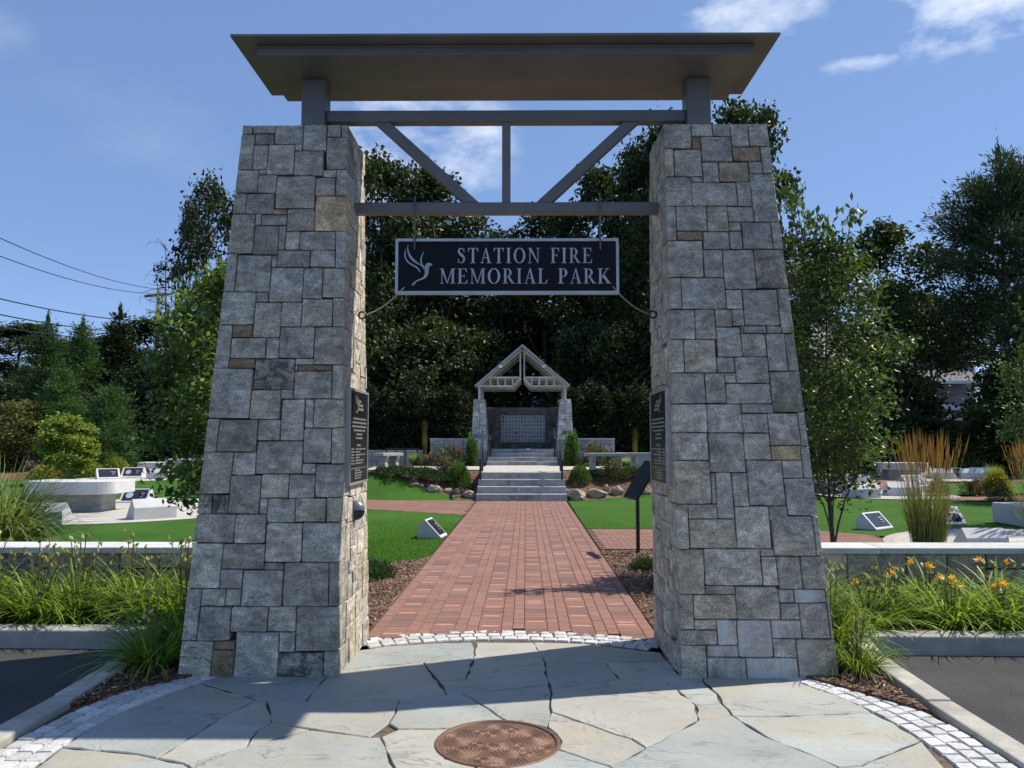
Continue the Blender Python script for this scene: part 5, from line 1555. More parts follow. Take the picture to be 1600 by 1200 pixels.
# boulders
def boulder(px0, px1, y0, y1, seed, label):
    p = G((px0 + px1) / 2, y1)
    d = p.y
    w_ = (px1 - px0) / FPX * d; hh = (y1 - y0) / FPX * d * 1.15
    rng = np.random.default_rng(seed)
    bm = bmesh.new()
    bmesh.ops.create_icosphere(bm, subdivisions=4, radius=1)
    dirs = rng.normal(size=(16, 3)); dirs /= np.linalg.norm(dirs, axis=1)[:, None]; cut = rng.uniform(.55, .88, 16)
    for v in bm.verts:
        c = np.array(v.co)
        for dd, k in zip(dirs, cut):
            e = c @ dd - k
            if e > 0: c = c - dd * e * .85
        c *= 1 + .05 * math.sin(7 * c[0] + seed) * math.cos(6 * c[1]) + .03 * math.sin(13 * c[2] + 9 * c[0])
        v.co = (c[0] * w_ / 2 * 1.02, c[1] * w_ / 2 * .85, c[2] * hh * .50 + hh * .30)
    me = bpy.data.meshes.new('boulder'); bm.to_mesh(me); bm.free()
    me.polygons.foreach_set('use_smooth', [True] * len(me.polygons))
    o = link_mesh('boulder', me, 'boulder')
    o.location = (p.x, p.y + w_ * .3, p.z)
    tag(o, label, 'boulder', 'boulders edging the planting beds')
for i, (a, b, c, d, l) in enumerate((
    (719, 747, 763, 780, 'large rounded boulder touching the left end of the lower steps'), (706, 719, 761, 774, 'tan upright boulder left of the large rounded one'),
    (691, 708, 763, 772, 'dark low boulder in the left bed between two tan ones'), (662, 692, 755, 769, 'long tan boulder in the left bed behind the lawn'),
    (638, 655, 753, 762, 'pale grey boulder at the left end of the left row'), (655, 663, 755, 763, 'small orange boulder beside the pale grey one'),
    (713, 721, 763, 768, 'small round stone perched behind the large left boulder'),
    (884, 916, 761, 783, 'large craggy boulder touching the right end of the lower steps'), (915, 954, 763, 780, 'long jagged boulder right of the craggy one'),
    (942, 954, 757, 769, 'small orange boulder behind the long jagged one'), (955, 979, 758, 776, 'grey angled boulder behind the black reading panel'),
    (1003, 1019, 755, 774, 'pale boulder half behind the right pillar'), (881, 888, 765, 771, 'small pale stone between steps and craggy boulder'))):
    boulder(a, b, c, d, i + 3, l)
# black rail fence at the far left end of the terrace
fn = thing('rail_fence', 'short black rail fence with slim posts behind the left stone bench', 'fence', (-4.7, 29.5, .7))
for x in (-5.05, -4.7, -4.35, -3.9): obj('post', MB().box((x - .02, 29.48, .6), (x + .02, 29.52, 1.42)), 'black', fn, True)
obj('rail', MB().box((-5.1, 29.485, 1.40), (-3.85, 29.515, 1.435)), 'black', fn, True)

# ------------------------------------------------------------------ vehicles, house, pole
def car(name, label, loc, rz, suv, body, sc=1.0):
    t = thing(name, label, 'car', loc, rad(rz), None)
    L_, Wd, H1, H2 = (4.7, 1.84, 1.0, 1.70) if suv else (4.6, 1.80, .92, 1.44)
    if suv:
        pb = [(-2.35, .45), (-2.3, .28), (2.3, .28), (2.36, .5), (2.32, .85), (1.25, 1.02), (-2.28, 1.05), (-2.36, .8)]
        pc = [(-2.25, 1.052), (1.20, 1.022), (.45, 1.60), (.1, 1.66), (-1.85, 1.66), (-2.05, 1.58)]
    else:
        pb = [(-2.3, .42), (-2.25, .25), (2.25, .25), (2.3, .45), (2.2, .72), (1.15, .90), (-1.6, .95), (-2.25, .9)]
        pc = [(-1.65, .952), (1.10, .902), (.35, 1.36), (.0, 1.42), (-.7, 1.41), (-1.1, 1.32)]
    obj('body', MB().extrude([(-Wd / 2, y, z) for y, z in pb], (Wd, 0, 0)), body, t, bevel=.06, smooth=False)
    n = len(pc); m = MB()
    cy = sum(q[0] for q in pc) / n
    low = min(q[1] for q in pc)
    ins = lambda z: Wd / 2 - .04 - .22 * (z - low) / (H2 - low)
    A_ = [(-ins(z), y, z) for y, z in pc]; B_ = [(ins(z), y, z) for y, z in pc]
    m.v = A_ + B_; m.f = [tuple(range(n)), tuple(2 * n - 1 - i for i in range(n))] + [(i, (i + 1) % n, n + (i + 1) % n, n + i) for i in range(n)]
    obj('window_band', m, 'carglass', t, bevel=.03)
    zt = max(q[1] for q in pc)
    yr = [q[0] for q in pc if q[1] > zt - .12]
    obj('roof', MB().box((-ins(zt) - .01, min(yr) - .05, zt - .012), (ins(zt) + .01, max(yr) + .05, zt + .03)), body, t, bevel=.02)
    for s in (-1, 1):
        for y in ((.35, -.75, -1.75) if suv else (.2, -.7)):
            obj('window_pillar', MB().bar((s * (ins(low) + .004), y + .12, low + .02), (s * (ins(zt) + .004), y, zt - .01), .05, .07, (1, 0, 0)), body, t)
        if suv: obj('roof_rail', MB().tube([(s * .66, .2, zt + .03), (s * .66, .1, zt + .09), (s * .66, -1.7, zt + .09), (s * .66, -1.85, zt + .03)], .022, 6), 'chrome', t)
        obj('tail_light', MB().box((s * (Wd / 2 - .28) - .13, -L_ / 2 - .02, .78), (s * (Wd / 2 - .28) + .13, -L_ / 2 + .12, 1.02 if suv else .9)), 'redlens', t, bevel=.02)
        obj('headlight', MB().box((s * (Wd / 2 - .25) - .16, L_ / 2 - .25, .62), (s * (Wd / 2 - .25) + .16, L_ / 2 + .005, .78)), 'white', t, bevel=.02)
        for y in (1.42, -1.38):
            wm = MB().tube([(s * (Wd / 2 - .2), y, .34), (s * (Wd / 2 + .01), y, .34)], .34, 20)
            wh = obj('wheel', wm, 'tyre', t)
            r_ = obj('rim', MB().tube([(s * (Wd / 2), y, .34), (s * (Wd / 2 + .02), y, .34)], .21, 14), 'chrome', t)
            r_.parent = wh; CH[t.name].remove(r_)
    return t
q = atD(848, 622, 52)
car('parked_car', 'dark parked estate car with roof rails glimpsed under the pavilion roof', (q.x, 52, q.z - 1.76), -58, True, 'carblack')
lot = obj('parking_lot', MB().box((-8, 49, q.z - 2.3), (12, 58, q.z - 1.762)), 'asphalt', kind='structure')
q = atD(1471, 628, 57)
car('parked_car', 'dark parked car with bright windscreen in front of the garage', (q.x, 57, q.z - 1.45), 200, False, 'carblack')
z0 = q.z - 1.455
obj('driveway', MB().box((q.x - 9, 52, z0 - 1.2), (q.x + 9, 64, z0)), 'asphalt', kind='structure')
hx = q.x
hs_ = thing('house', 'grey sided house with pale garage door seen through the right hand trees', 'house', (hx, 66, z0))
wall_ = obj('wall', MB().box((hx - 9, 63.5, z0), (hx + 6, 72, z0 + 5.4)), 'siding', hs_, True)
obj('siding_board', (lambda m: [m.box((hx - 9.02, 63.46, z0 + .3 * i), (hx + 6.02, 63.4995, z0 + .3 * i + .28)) for i in range(18)] and m)(MB()), 'siding', hs_, True, kind='stuff')
obj('roof', MB().extrude([(hx - 9.4, 62.9, z0 + 5.35), (hx - 9.4, 67.7, z0 + 8.6), (hx - 9.4, 72.6, z0 + 5.35)], (15.8, 0, 0)), 'shingle', hs_, True)
obj('porch_roof', MB().extrude([(hx - 3.2, 61.9, z0 + 3.35), (hx - 3.2, 63.45, z0 + 5.2), (hx - 3.2, 63.45, z0 + 3.2)], (8.5, 0, 0)), 'shingle', hs_, True)
obj('fascia', MB().box((hx - 3.3, 61.8, z0 + 3.12), (hx + 5.4, 61.9, z0 + 3.36)), 'white', hs_, True)
obj('garage_door', MB().extrude([(hx - .9, 63.40, z0 + .02), (hx + 2.6, 63.40, z0 + .02), (hx + 2.6, 63.40, z0 + 1.75), (hx + 2.1, 63.40, z0 + 2.25), (hx - .4, 63.40, z0 + 2.25), (hx - .9, 63.40, z0 + 1.75)], (0, .05, 0)), 'garage', hs_, True)
obj('post', MB().box((hx - 2.3, 61.95, z0), (hx - 2.05, 62.15, z0 + 3.2)), 'white', hs_, True)
for x in (-7.2, -4.6):
    fw = obj('window', MB().box((hx + x, 63.40, z0 + 1.1), (hx + x + 1.2, 63.455, z0 + 2.6)), 'white', hs_, True)
    pn = obj('pane', MB().box((hx + x + .1, 63.385, z0 + 1.2), (hx + x + 1.1, 63.3995, z0 + 2.5)), 'carglass', hs_, True)
    pn.parent = fw; CH[hs_.name].remove(pn)
# utility pole with its wires
pb = atD(247, 560, 58); pt = atD(248, 453, 58)
pole = thing('utility_pole', 'wooden utility pole with crossarm and five wires beyond the left trees', 'pole', (pt.x, 58, h(pt.x, 58)))
obj('pole', MB().tube([(pt.x, 58, h(pt.x, 58)), (pt.x, 58, pt.z)], [.17, .12], 10), 'polewood', pole, True, smooth=True)
ca_, cb_ = atD(226, 463, 58), atD(270, 459, 58)
obj('crossarm', MB().bar(ca_, cb_, .13, .16), 'polewood', pole, True)
for k, (py0, D0, pe, dx, sag) in enumerate(((366, 30, (241, 451, 58), 0, 1.3), (399, 30, (228, 458, 58), 0, 1.2), (474, 34, (246, 502, 58), 0, 1.0), (501, 34, (246, 520, 58), 0, .9), (522, 34, (246, 532, 58), 0, .9))):
    a = atD(-60, py0 - 22, D0); b = atD(*pe)
    pts = []
    for i in range(19):
        t = i / 18
        q = a.lerp(b, t); q.z -= sag * 4 * t * (1 - t) * .35
        pts.append(q)
    obj('wire', MB().tube(pts, .022 if k < 2 else .032, 5), 'black', pole, True)
    c2 = Vector((pt.x + 26, 74, b.z - .5))
    pts = []
    for i in range(13):
        t = i / 12
        q = b.lerp(c2, t); q.z -= sag * t * (1 - t)
        pts.append(q)
    obj('wire', MB().tube(pts, .022 if k < 2 else .032, 5), 'black', pole, True)

# ------------------------------------------------------------------ foliage
ORD = ('first', 'second', 'third', 'fourth', 'fifth', 'sixth', 'seventh', 'eighth', 'ninth', 'tenth', 'eleventh', 'twelfth', 'thirteenth', 'fourteenth', 'fifteenth', 'sixteenth', 'seventeenth', 'eighteenth', 'nineteenth', 'twentieth',
       'twenty-first', 'twenty-second', 'twenty-third', 'twenty-fourth', 'twenty-fifth', 'twenty-sixth', 'twenty-seventh', 'twenty-eighth', 'twenty-ninth', 'thirtieth', 'thirty-first', 'thirty-second', 'thirty-third', 'thirty-fourth', 'thirty-fifth', 'thirty-sixth', 'thirty-seventh', 'thirty-eighth', 'thirty-ninth', 'fortieth')
def unit(n, rng):
    v = rng.normal(size=(n, 3))
    return v / np.linalg.norm(v, axis=1)[:, None]
def leaf_quads(Cn, L, W, rng, flat=.6, dirs=None, jitter=.6, fold=.18, droop=0.0):
    n = len(Cn)
    a = unit(n, rng) * np.array([1, 1, .55]) if dirs is None else dirs + unit(n, rng) * jitter
    a[:, 2] -= droop
    a /= np.linalg.norm(a, axis=1)[:, None] + 1e-9
    nn = unit(n, rng) + np.array([0, 0, flat])
    b = np.cross(a, nn); b /= np.linalg.norm(b, axis=1)[:, None] + 1e-9
    nn = np.cross(b, a)
    s = rng.uniform(.7, 1.25, n)[:, None]
    Lh, Wh = L / 2 * s, W / 2 * s
    V = np.stack([Cn - a * Lh, Cn + b * Wh - nn * (W * fold) * s - a * Lh * .12, Cn + a * Lh, Cn - b * Wh - nn * (W * fold) * s - a * Lh * .12], 1).reshape(-1, 3)
    return V
def quads(n): return np.arange(n * 4).reshape(n, 4)
def leaf_mesh(name, Cn, L, W, rng, tint, mat, **k):
    V = leaf_quads(Cn, L, W, rng, **k)
    me = np_mesh(name, V, quads(len(Cn)), np.clip(tint, 0, 1))
    me.materials.append(M[mat])
    return me
def limb_mesh(name, segs, mat, n=7):
    mb = MB()
    for pts, rr in segs: mb.tube(pts, rr, n, False)
    me = mb.mesh(name)
    me.polygons.foreach_set('use_smooth', [True] * len(me.polygons))
    me.materials.append(M[mat])
    return me
def bend(p, q, rng, amt, k=4):
    p, q = np.array(p, float), np.array(q, float)
    o = rng.normal(size=3) * amt * np.linalg.norm(q - p)
    return [tuple(p + (q - p) * t + o * math.sin(PI * t)) for t in np.linspace(0, 1, k + 1)]
def broadleaf(seed, H=16, R=4.6, z0=.28, nl=10, clumps=26, per=34, L=.34, W=.2, sig=.42, mat='oak', bark='bark', tr=.26, open_=0.0, flat=.6, droop=0.0):
    rng = np.random.default_rng(seed)
    segs = []
    lean = rng.normal(size=2) * .03 * H
    top = (lean[0], lean[1], H * .80)
    trunk = bend((0, 0, -.3), top, rng, .02, 6)
    segs.append((trunk, list(np.linspace(tr, tr * .25, len(trunk)))))
    Cs, Tn = [], []
    for i in range(nl):
        t = (i + .5) / nl
        z = H * (z0 + (1 - z0) * t)
        prof = R * (max(.05, 1 - (2 * t - .85) ** 2 / 1.45)) ** .6
        a = i * 2.399 + rng.uniform(-.4, .4)
        rl = R * rng.uniform(.34, .50) * (1 if t < .85 else .75)
        rad_ = max(0, prof - rl * .7) * rng.uniform(.75, 1.1)
        if i == nl - 1: rad_ *= .2; z = H - rl * .8
        c = np.array([rad_ * math.cos(a) + lean[0] * t, rad_ * math.sin(a) + lean[1] * t, min(z, H - rl * .6)])
        k = min(len(trunk) - 1, max(1, int(len(trunk) * max(.15, (c[2] - R * .5) / (H * .82)))))
        lb = bend(trunk[k], c, rng, .10)
        segs.append((lb, list(np.linspace(tr * .42, tr * .10, len(lb)))))
        dirs = unit(clumps, rng); dirs[:, 2] = np.abs(dirs[:, 2]) * np.where(rng.random(clumps) < .7, 1, -1)
        cc = c + dirs * (rl * rng.uniform(.55, 1.12, clumps))[:, None] * np.array([1, 1, .85])
        if open_: cc = cc[rng.random(len(cc)) > open_]
        for q in cc[::3]:
            sb = bend(lb[-2], q, rng, .12, 2)
            segs.append((sb, [tr * .09, tr * .05, tr * .02]))
        ct = rng.normal(.42, .20, len(cc))
        n_ = rng.poisson(per, len(cc))
        idx = np.repeat(np.arange(len(cc)), n_)
        P = cc[idx] + rng.normal(size=(len(idx), 3)) * sig * np.array([1, 1, .6])
        Cs.append(P); Tn.append(ct[idx] + rng.normal(0, .22, len(idx)))
    P = np.concatenate(Cs); tn = np.concatenate(Tn)
    return leaf_mesh('crown', P, L, W, rng, tn, mat, flat=flat, droop=droop), limb_mesh('trunk', segs, bark)
def conifer(seed, H=10, R=2.4, z0=.08, whorls=18, arms=7, per=60, L=.30, W=.05, mat='pine', bark='bark', up=.35, tip=.9, sig=.16, power=.85, gap=0.0):
    rng = np.random.default_rng(seed)
    segs = [([(0, 0, -.2), (0, 0, H * .5), (0, 0, H)], [H * .016, H * .011, .015])]
    Cs, Ds, Tn = [], [], []
    for w_ in range(whorls):
        t = (w_ + rng.uniform(-.3, .3)) / whorls
        z = H * (z0 + (1 - z0) * t)
        Lb = R * (1 - t) ** power * rng.uniform(.72, 1.15) + .12
        for k in range(arms):
            if rng.random() < gap: continue
            a = 2 * PI * (k + rng.uniform(-.35, .35)) / arms + w_ * .7
            lb = Lb * rng.uniform(.65, 1.15)
            d = np.array([math.cos(a), math.sin(a), up * rng.uniform(.3, 1.3)])
            tip_ = np.array([0, 0, z]) + d * lb
            segs.append(([(0, 0, z), tuple(np.array([0, 0, z]) + d * lb * .55 + np.array([0, 0, -.04 * lb])), tuple(tip_)], [H * .004, H * .003, .006]))
            m = max(4, int(per * lb / R))
            s = rng.uniform(.25, 1.05, m) ** .8
            side = rng.normal(size=(m, 3)) * sig * (1 + lb * .25) * np.array([1, 1, .6])
            P = np.array([0, 0, z]) + d * (lb * s)[:, None] + side
            Cs.append(P); Ds.append(np.tile(d * .6 + np.array([0, 0, .25]), (m, 1)) + side * 1.2)
            Tn.append(rng.normal(.45, .2) + rng.normal(0, .2, m) + (s - .6) * .25)
    # leader
    m = per
    P = np.array([0, 0, H]) + rng.normal(size=(m, 3)) * np.array([.06, .06, H * .03])
    Cs.append(P); Ds.append(np.tile([0, 0, 1.0], (m, 1))); Tn.append(rng.normal(.6, .2, m))
    P, D, tn = np.concatenate(Cs), np.concatenate(Ds), np.concatenate(Tn)
    return leaf_mesh('crown', P, L, W, rng, tn, mat, dirs=D, jitter=.75, flat=.3), limb_mesh('trunk', segs, bark, 6)
def blob(seed, w_, hh, n, L, W, mat, shape='ball', rough=.12, flat=.5, low=.0, stems=0, bark='bark'):
    """dense shrub: leaves through an uneven shell"""
    rng = np.random.default_rng(seed)
    d = unit(n, rng); d[:, 2] = np.abs(d[:, 2]) if low == 0 else np.maximum(d[:, 2], -low)
    bumpy = np.zeros(n)
    for k in range(9):
        q = unit(1, rng)[0]; bumpy += np.cos(5.5 * (d @ q) + rng.uniform(0, 6)) / 9
    r = np.clip(rng.uniform(.30, 1.0, n) ** .35, 0, 1) * (1 + rough * 2.2 * bumpy + rng.normal(0, rough * .35, n))
    if shape == 'cone':
        z = rng.random(n) ** 1.2
        rr = (1 - z ** 1.6) * (.86 + .14 * np.cos(11 * z + 5 * np.arctan2(d[:, 1], d[:, 0]))) * np.clip(rng.uniform(.4, 1.05, n) ** .5, 0, 1.1) + .03
        a = rng.uniform(0, 2 * PI, n)
        P = np.stack([np.cos(a) * rr * w_ / 2, np.sin(a) * rr * w_ / 2, .03 + z * hh * rng.uniform(.97, 1.03, n)], 1)
        D = np.tile([0, 0, 1.3], (n, 1)) + P * np.array([1, 1, 0]) * 1.2
        bumpy = np.cos(7 * z + 3 * a)
    else:
        P = np.stack([d[:, 0] * r * w_ / 2, d[:, 1] * r * w_ / 2, d[:, 2] * r * hh * (1 if low == 0 else .5) + (0 if low == 0 else hh * .5)], 1)
        D = d * .8 + np.array([0, 0, .35])
    tn = .42 + .28 * bumpy * 1.5 + rng.normal(0, .2, n)
    c = leaf_mesh('foliage', P, L, W, rng, tn, mat, dirs=D, jitter=.8, flat=flat)
    segs = []
    for k in range(max(stems, 3)):
        a = rng.uniform(0, 2 * PI); e = (math.cos(a) * w_ * .22, math.sin(a) * w_ * .22, hh * .6)
        segs.append((bend((e[0] * .15, e[1] * .15, -.05), e, rng, .08, 3), [.02, .016, .012, .006]))
    return c, limb_mesh('stem', segs, bark, 5)
def ribbons(n, rng, L0, L1, wd, base, arch, lean=(.1, .9), segs=5, twist=.4, spread=None):
    """grass blades as bent, tapering ribbons"""
    phi = rng.uniform(0, 2 * PI, n); Ln = rng.uniform(L0, L1, n)
    rb = base * np.sqrt(rng.random(n))
    ph2 = phi + rng.normal(0, .5, n)
    x0, y0 = rb * np.cos(ph2), rb * np.sin(ph2)
    th = rng.uniform(lean[0], lean[1], n)                    # start lean from vertical
    ar = rng.uniform(arch[0], arch[1], n)                    # extra bending along the blade
    px, pz = np.zeros(n), np.zeros(n)
    rows = []
    side = np.stack([-np.sin(phi + rng.normal(0, twist, n)), np.cos(phi), np.zeros(n)], 1)
    for i in range(segs + 1):
        t = i / segs
        w_ = wd * (1 - t ** 2.2) * rng.uniform(.9, 1.1, n) * (.55 + .45 * min(1, t * 4)) / 2 + .0006
        c = np.stack([x0 + px * np.cos(phi), y0 + px * np.sin(phi), pz], 1)
        rows.append((c - side * w_[:, None], c + side * w_[:, None]))
        a = th + ar * t
        px = px + np.sin(a) * Ln / segs; pz = pz + np.cos(a) * Ln / segs
    V = np.stack([np.stack(r, 1) for r in rows], 1).reshape(n, -1, 3)     # n,(segs+1)*2,3
    k = (segs + 1) * 2
    F = []
    for i in range(segs):
        F.append(np.stack([np.arange(n) * k + 2 * i, np.arange(n) * k + 2 * i + 1, np.arange(n) * k + 2 * i + 3, np.arange(n) * k + 2 * i + 2], 1))
    tn = np.tile(rng.normal(.45, .22, n), segs) + np.repeat(np.linspace(-.12, .18, segs), n)
    return V.reshape(-1, 3), np.concatenate(F), tn
def ribbon_mesh(name, mat, *a, **k):
    V, F, tn = ribbons(*a, **k)
    me = np_mesh(name, V, F, np.clip(tn, 0, 1))
    me.materials.append(M[mat])
    return me
class Kind:
    """a kind of plant with several grown shapes; place() stands one somewhere as a thing with its parts"""
    def __init__(s, name, cat, variants, H, part_names=('crown', 'trunk'), group=None):
        s.name, s.cat, s.v, s.H, s.pn, s.group, s.k = name, cat, variants, H, part_names, group, 0
    def place(s, loc, label, H=None, wide=1.0, rz=None, group=None, v=None):
        rng = random.Random(hash((round(loc[0], 2), round(loc[1], 2))) & 0xffff)
        t = thing(s.name, label, s.cat, loc, rng.uniform(0, 6.28) if rz is None else rz, group or s.group)
        k = (H or s.H) / s.H
        t.scale = (k * wide, k * wide, k)
        for nm, me in zip(s.pn, s.v[(s.k if v is None else v) % len(s.v)]):
            link_mesh(nm, me, None, t, kind='stuff' if nm in ('buds', 'flowers', 'stalks') else None)
        s.k += 1
        return t
    def at(s, px, top, D, label, wpx=None, w0=None, z=None, **kw):
        p = atD(px, top, D)
        zb = h(p.x, D) if z is None else z
        H = p.z - zb
        wide = 1.0
        if wpx and w0: wide = (wpx / FPX * D) / (w0 * H / s.H)
        return s.place((p.x, D, zb - .03), label, H, wide, **kw)
oak = Kind('oak_tree', 'tree', [broadleaf(101 + i, 16, 4.4, .22, 11, 30, 34, .36, .21, .45) for i in range(4)], 16, group='oaks of the woodland behind the park')
airy = Kind('ash_tree', 'tree', [broadleaf(201 + i, 14, 3.6, .16, 13, 22, 26, .34, .17, .34, open_=.12) for i in range(2)], 14)
for px, top, D, wpx, lab in (
    (600, 238, 50, 190, 'oak whose crown stands highest just right of the left pillar'), (700, 266, 54, 200, 'oak with rounded top left of the sky gap under the truss'),
    (858, 326, 57, 190, 'oak with lower crown just right of the sky gap above the sign'), (930, 266, 53, 170, 'oak rising behind the right brace of the canopy'),
    (990, 236, 50, 150, 'oak right of the brace, its crown touching the right pillar'), (1052, 186, 47, 170, 'oak partly behind the top of the right pillar'),
    (1158, 160, 44, 190, 'tallest oak, its crown showing both sides of the right pillar top'), (455, 300, 54, 200, 'oak hidden mostly behind the left pillar'),
    (545, 400, 66, 240, 'broad oak in the second rank left, near the left pillar'), (650, 350, 70, 240, 'broad oak in the second rank behind the sign left end'),
    (748, 372, 64, 220, 'broad oak in the second rank directly behind the sign middle'), (835, 392, 66, 220, 'broad oak in the second rank behind the pavilion roof'),
    (925, 380, 64, 230, 'broad oak in the second rank behind the sign right end'), (1015, 330, 68, 240, 'broad oak in the second rank beside the right pillar'),
    (1105, 300, 66, 240, 'broad oak in the second rank hidden behind the right pillar'), (1375, 352, 44, 195, 'oak with dark leaning trunk right of the right pillar'),
    (24, 508, 72, 170, 'rounded oak at the far left edge of the treeline'), (112, 528, 76, 190, 'rounded oak behind the two slender tipped pines'), (168, 532, 70, 150, 'rounded oak behind the dark nodding cedar'), (225, 500, 50, 150, 'dark oak below the utility pole'), (385, 420, 50, 170, 'dark oak behind the left pillar and the ash'),
    (1265, 410, 48, 150, 'oak behind the young tree right of the right pillar'), (1590, 470, 78, 200, 'oak behind the big pine at right')):
    oak.at(px, top, D, lab, wpx, 8.8)
oakh = Kind('oak_tree', 'tree', [broadleaf(151, 16, 4.4, .52, 9, 30, 34, .40, .25, .45)], 16, group='oaks of the woodland behind the park')
oakh.at(1462, 462, 50, 'dark oak with high crown over the house, left of the big pine', 150, 8.8)
airy.at(322, 280, 43, 'tall airy ash rising left of the left pillar', 130, 7.2)
airy.at(304, 326, 45, 'slimmer ash left of the tall airy one', 66, 7.2)
airy.at(1398, 430, 40, 'loose pale leaved ash in front of the leaning oak', 110, 7.2)
shrubk = Kind('understory_shrub', 'shrub', [broadleaf(301 + i, 6, 2.6, .02, 11, 26, 26, .30, .18, .36, mat='oak', tr=.07) for i in range(3)], 6, group='dark understory of the woodland')
UND = ((520, 520, 46), (585, 505, 47), (635, 525, 45), (690, 500, 47), (745, 520, 49), (800, 545, 62), (860, 550, 62), (915, 510, 47), (965, 515, 45), (1010, 500, 47), (1060, 520, 45), (1120, 520, 46),
                                  (560, 470, 56), (660, 460, 56), (760, 470, 60), (870, 480, 60), (960, 460, 56), (1060, 450, 56), (250, 560, 41), (300, 540, 40), (350, 540, 42), (205, 600, 40), (420, 540, 44),
                                  (60, 590, 52), (10, 600, 50), (1250, 560, 40), (1320, 570, 41), (1385, 585, 42), (1585, 560, 40), (1600, 540, 42), (1640, 560, 40), (1575, 640, 36), (1590, 620, 35), (1345, 620, 38), (1290, 620, 38), (1440, 655, 38), (1480, 668, 37), (1395, 650, 39))
r_ = sorted(range(len(UND)), key=lambda i: UND[i][0])
ORDER_ = {i: ORD[n] for n, i in enumerate(r_)}
for i, (px, top, D) in enumerate(UND):
    shrubk.at(px, top, D, 'dense dark shrub in the woodland undergrowth, %s of them counted from the left' % ORDER_[i], 130, 5.2)
hedge = Kind('arborvitae', 'shrub', [conifer(401 + i, 4, .95, .0, 22, 8, 46, .22, .09, 'cedar', up=.55, sig=.14, power=.62) for i in range(3)], 4, group='dark arborvitae hedge behind the pavilion')
for i in range(24):
    px = 505 + i * 24 + (i % 3) * 4
    mid = 745 < px < 892
    if mid: continue
    hedge.at(px, 598 + (i * 7) % 17 + (26 if mid else 0), (36.2 if mid else 34.3) + (i % 2) * .8, 'dark arborvitae, %s from the left in the hedge behind the pavilion' % ORD[i], 62, 1.9)
for i in range(10):
    px = 395 - i * 24
    hedge.at(px, 610 + (i * 5) % 14, 38 + (i % 2), 'dark arborvitae, %s from the right in the row behind the left plaza' % ORD[i], 60, 1.9, group='dark evergreens behind the left plaza')
for i in range(13):
    px = 1230 + i * 32
    hedge.at(px, 660 + (i * 5) % 14, 36.5 + (i % 2), 'dark arborvitae, %s from the left in the row behind the right plaza' % ORD[i], 60, 1.9, group='dark evergreens behind the right plaza')
# left side evergreens and small trees
pinek = Kind('pine_tree', 'tree', [conifer(451 + i, 10, 2.7, .05, 19, 8, 150, .42, .08, 'softpine', up=.45, sig=.24, power=.7) for i in range(2)], 10)
pinek.at(75, 500, 47, 'pine with slender tip at the left treeline', 110, 5.4)
pinek.at(130, 505, 46, 'second slender tipped pine right of the first at the left treeline', 100, 5.4)
pinek.at(98, 572, 38, 'blue green pine behind the lime green tree', 100, 5.4)
ced = Kind('cedar_tree', 'tree', [conifer(471, 10, 2.9, .05, 18, 8, 110, .36, .12, 'cedar', up=.15, sig=.22, power=.7)], 10)
ced.at(188, 486, 48, 'dark cedar with nodding top below the wires', 120, 5.8)
ced.at(262, 540, 44, 'dark cedar behind the dogwood', 110, 5.8)
yp = Kind('young_pine', 'tree', [conifer(481, 4, 1.35, .02, 14, 8, 110, .34, .045, 'softpine', up=.55, sig=.17, power=.55)], 4)
yp.at(174, 608, 36, 'young bright green pine with full rounded shape on the left lawn edge', 82, 2.7)
lime = Kind('panicle_tree', 'tree', [broadleaf(501, 3.0, 1.0, .24, 12, 30, 30, .12, .085, .13, mat='lime', tr=.035, bark='bark')], 3)
lime.at(106, 650, 30, 'small lime green topped tree on a slim dark trunk', 98, 2.3)
olv = Kind('olive_tree', 'tree', [broadleaf(511, 3.4, 1.25, .30, 10, 26, 26, .14, .075, .18, mat='olive', tr=.05, bark='palebark')], 3.4)
olv.at(40, 628, 37, 'small olive green tree with pale forked trunk at far left', 92, 2.5)
shr = Kind('shrub', 'shrub', [blob(521, 1.6, 1.2, 2600, .16, .08, 'olive'), blob(522, 1.6, 1.2, 2600, .16, .08, 'golden'), blob(523, 1.6, 1.2, 2600, .16, .09, 'lime')], 1.2, ('foliage', 'stem'))
for px, top, py, wpx, v, lab in ((135, 716, 746, 50, 2, 'yellow green shrub just right of the lime green tree'), (180, 712, 742, 44, 2, 'yellow green shrub behind the left memorial stones'), (86, 722, 746, 46, 1, 'low golden shrub below the lime green tree'),
                                 (235, 684, 716, 44, 2, 'leafy pale shrub above the far left bench'), (8, 690, 735, 60, 0, 'olive green shrub at the far left edge'), (66, 728, 748, 40, 1, 'low golden shrub at the foot of the olive green tree'),
                                 (1556, 736, 772, 46, 1, 'golden shrub among the right rose bushes'), (1512, 700, 742, 60, 0, 'dark olive shrub behind the right memorial stones'), (1320, 705, 742, 60, 0, 'olive shrub glimpsed through the young right tree')):
    p = G(px, py)
    shr.at(px, top, p.y, lab, wpx, 1.6, v=v)
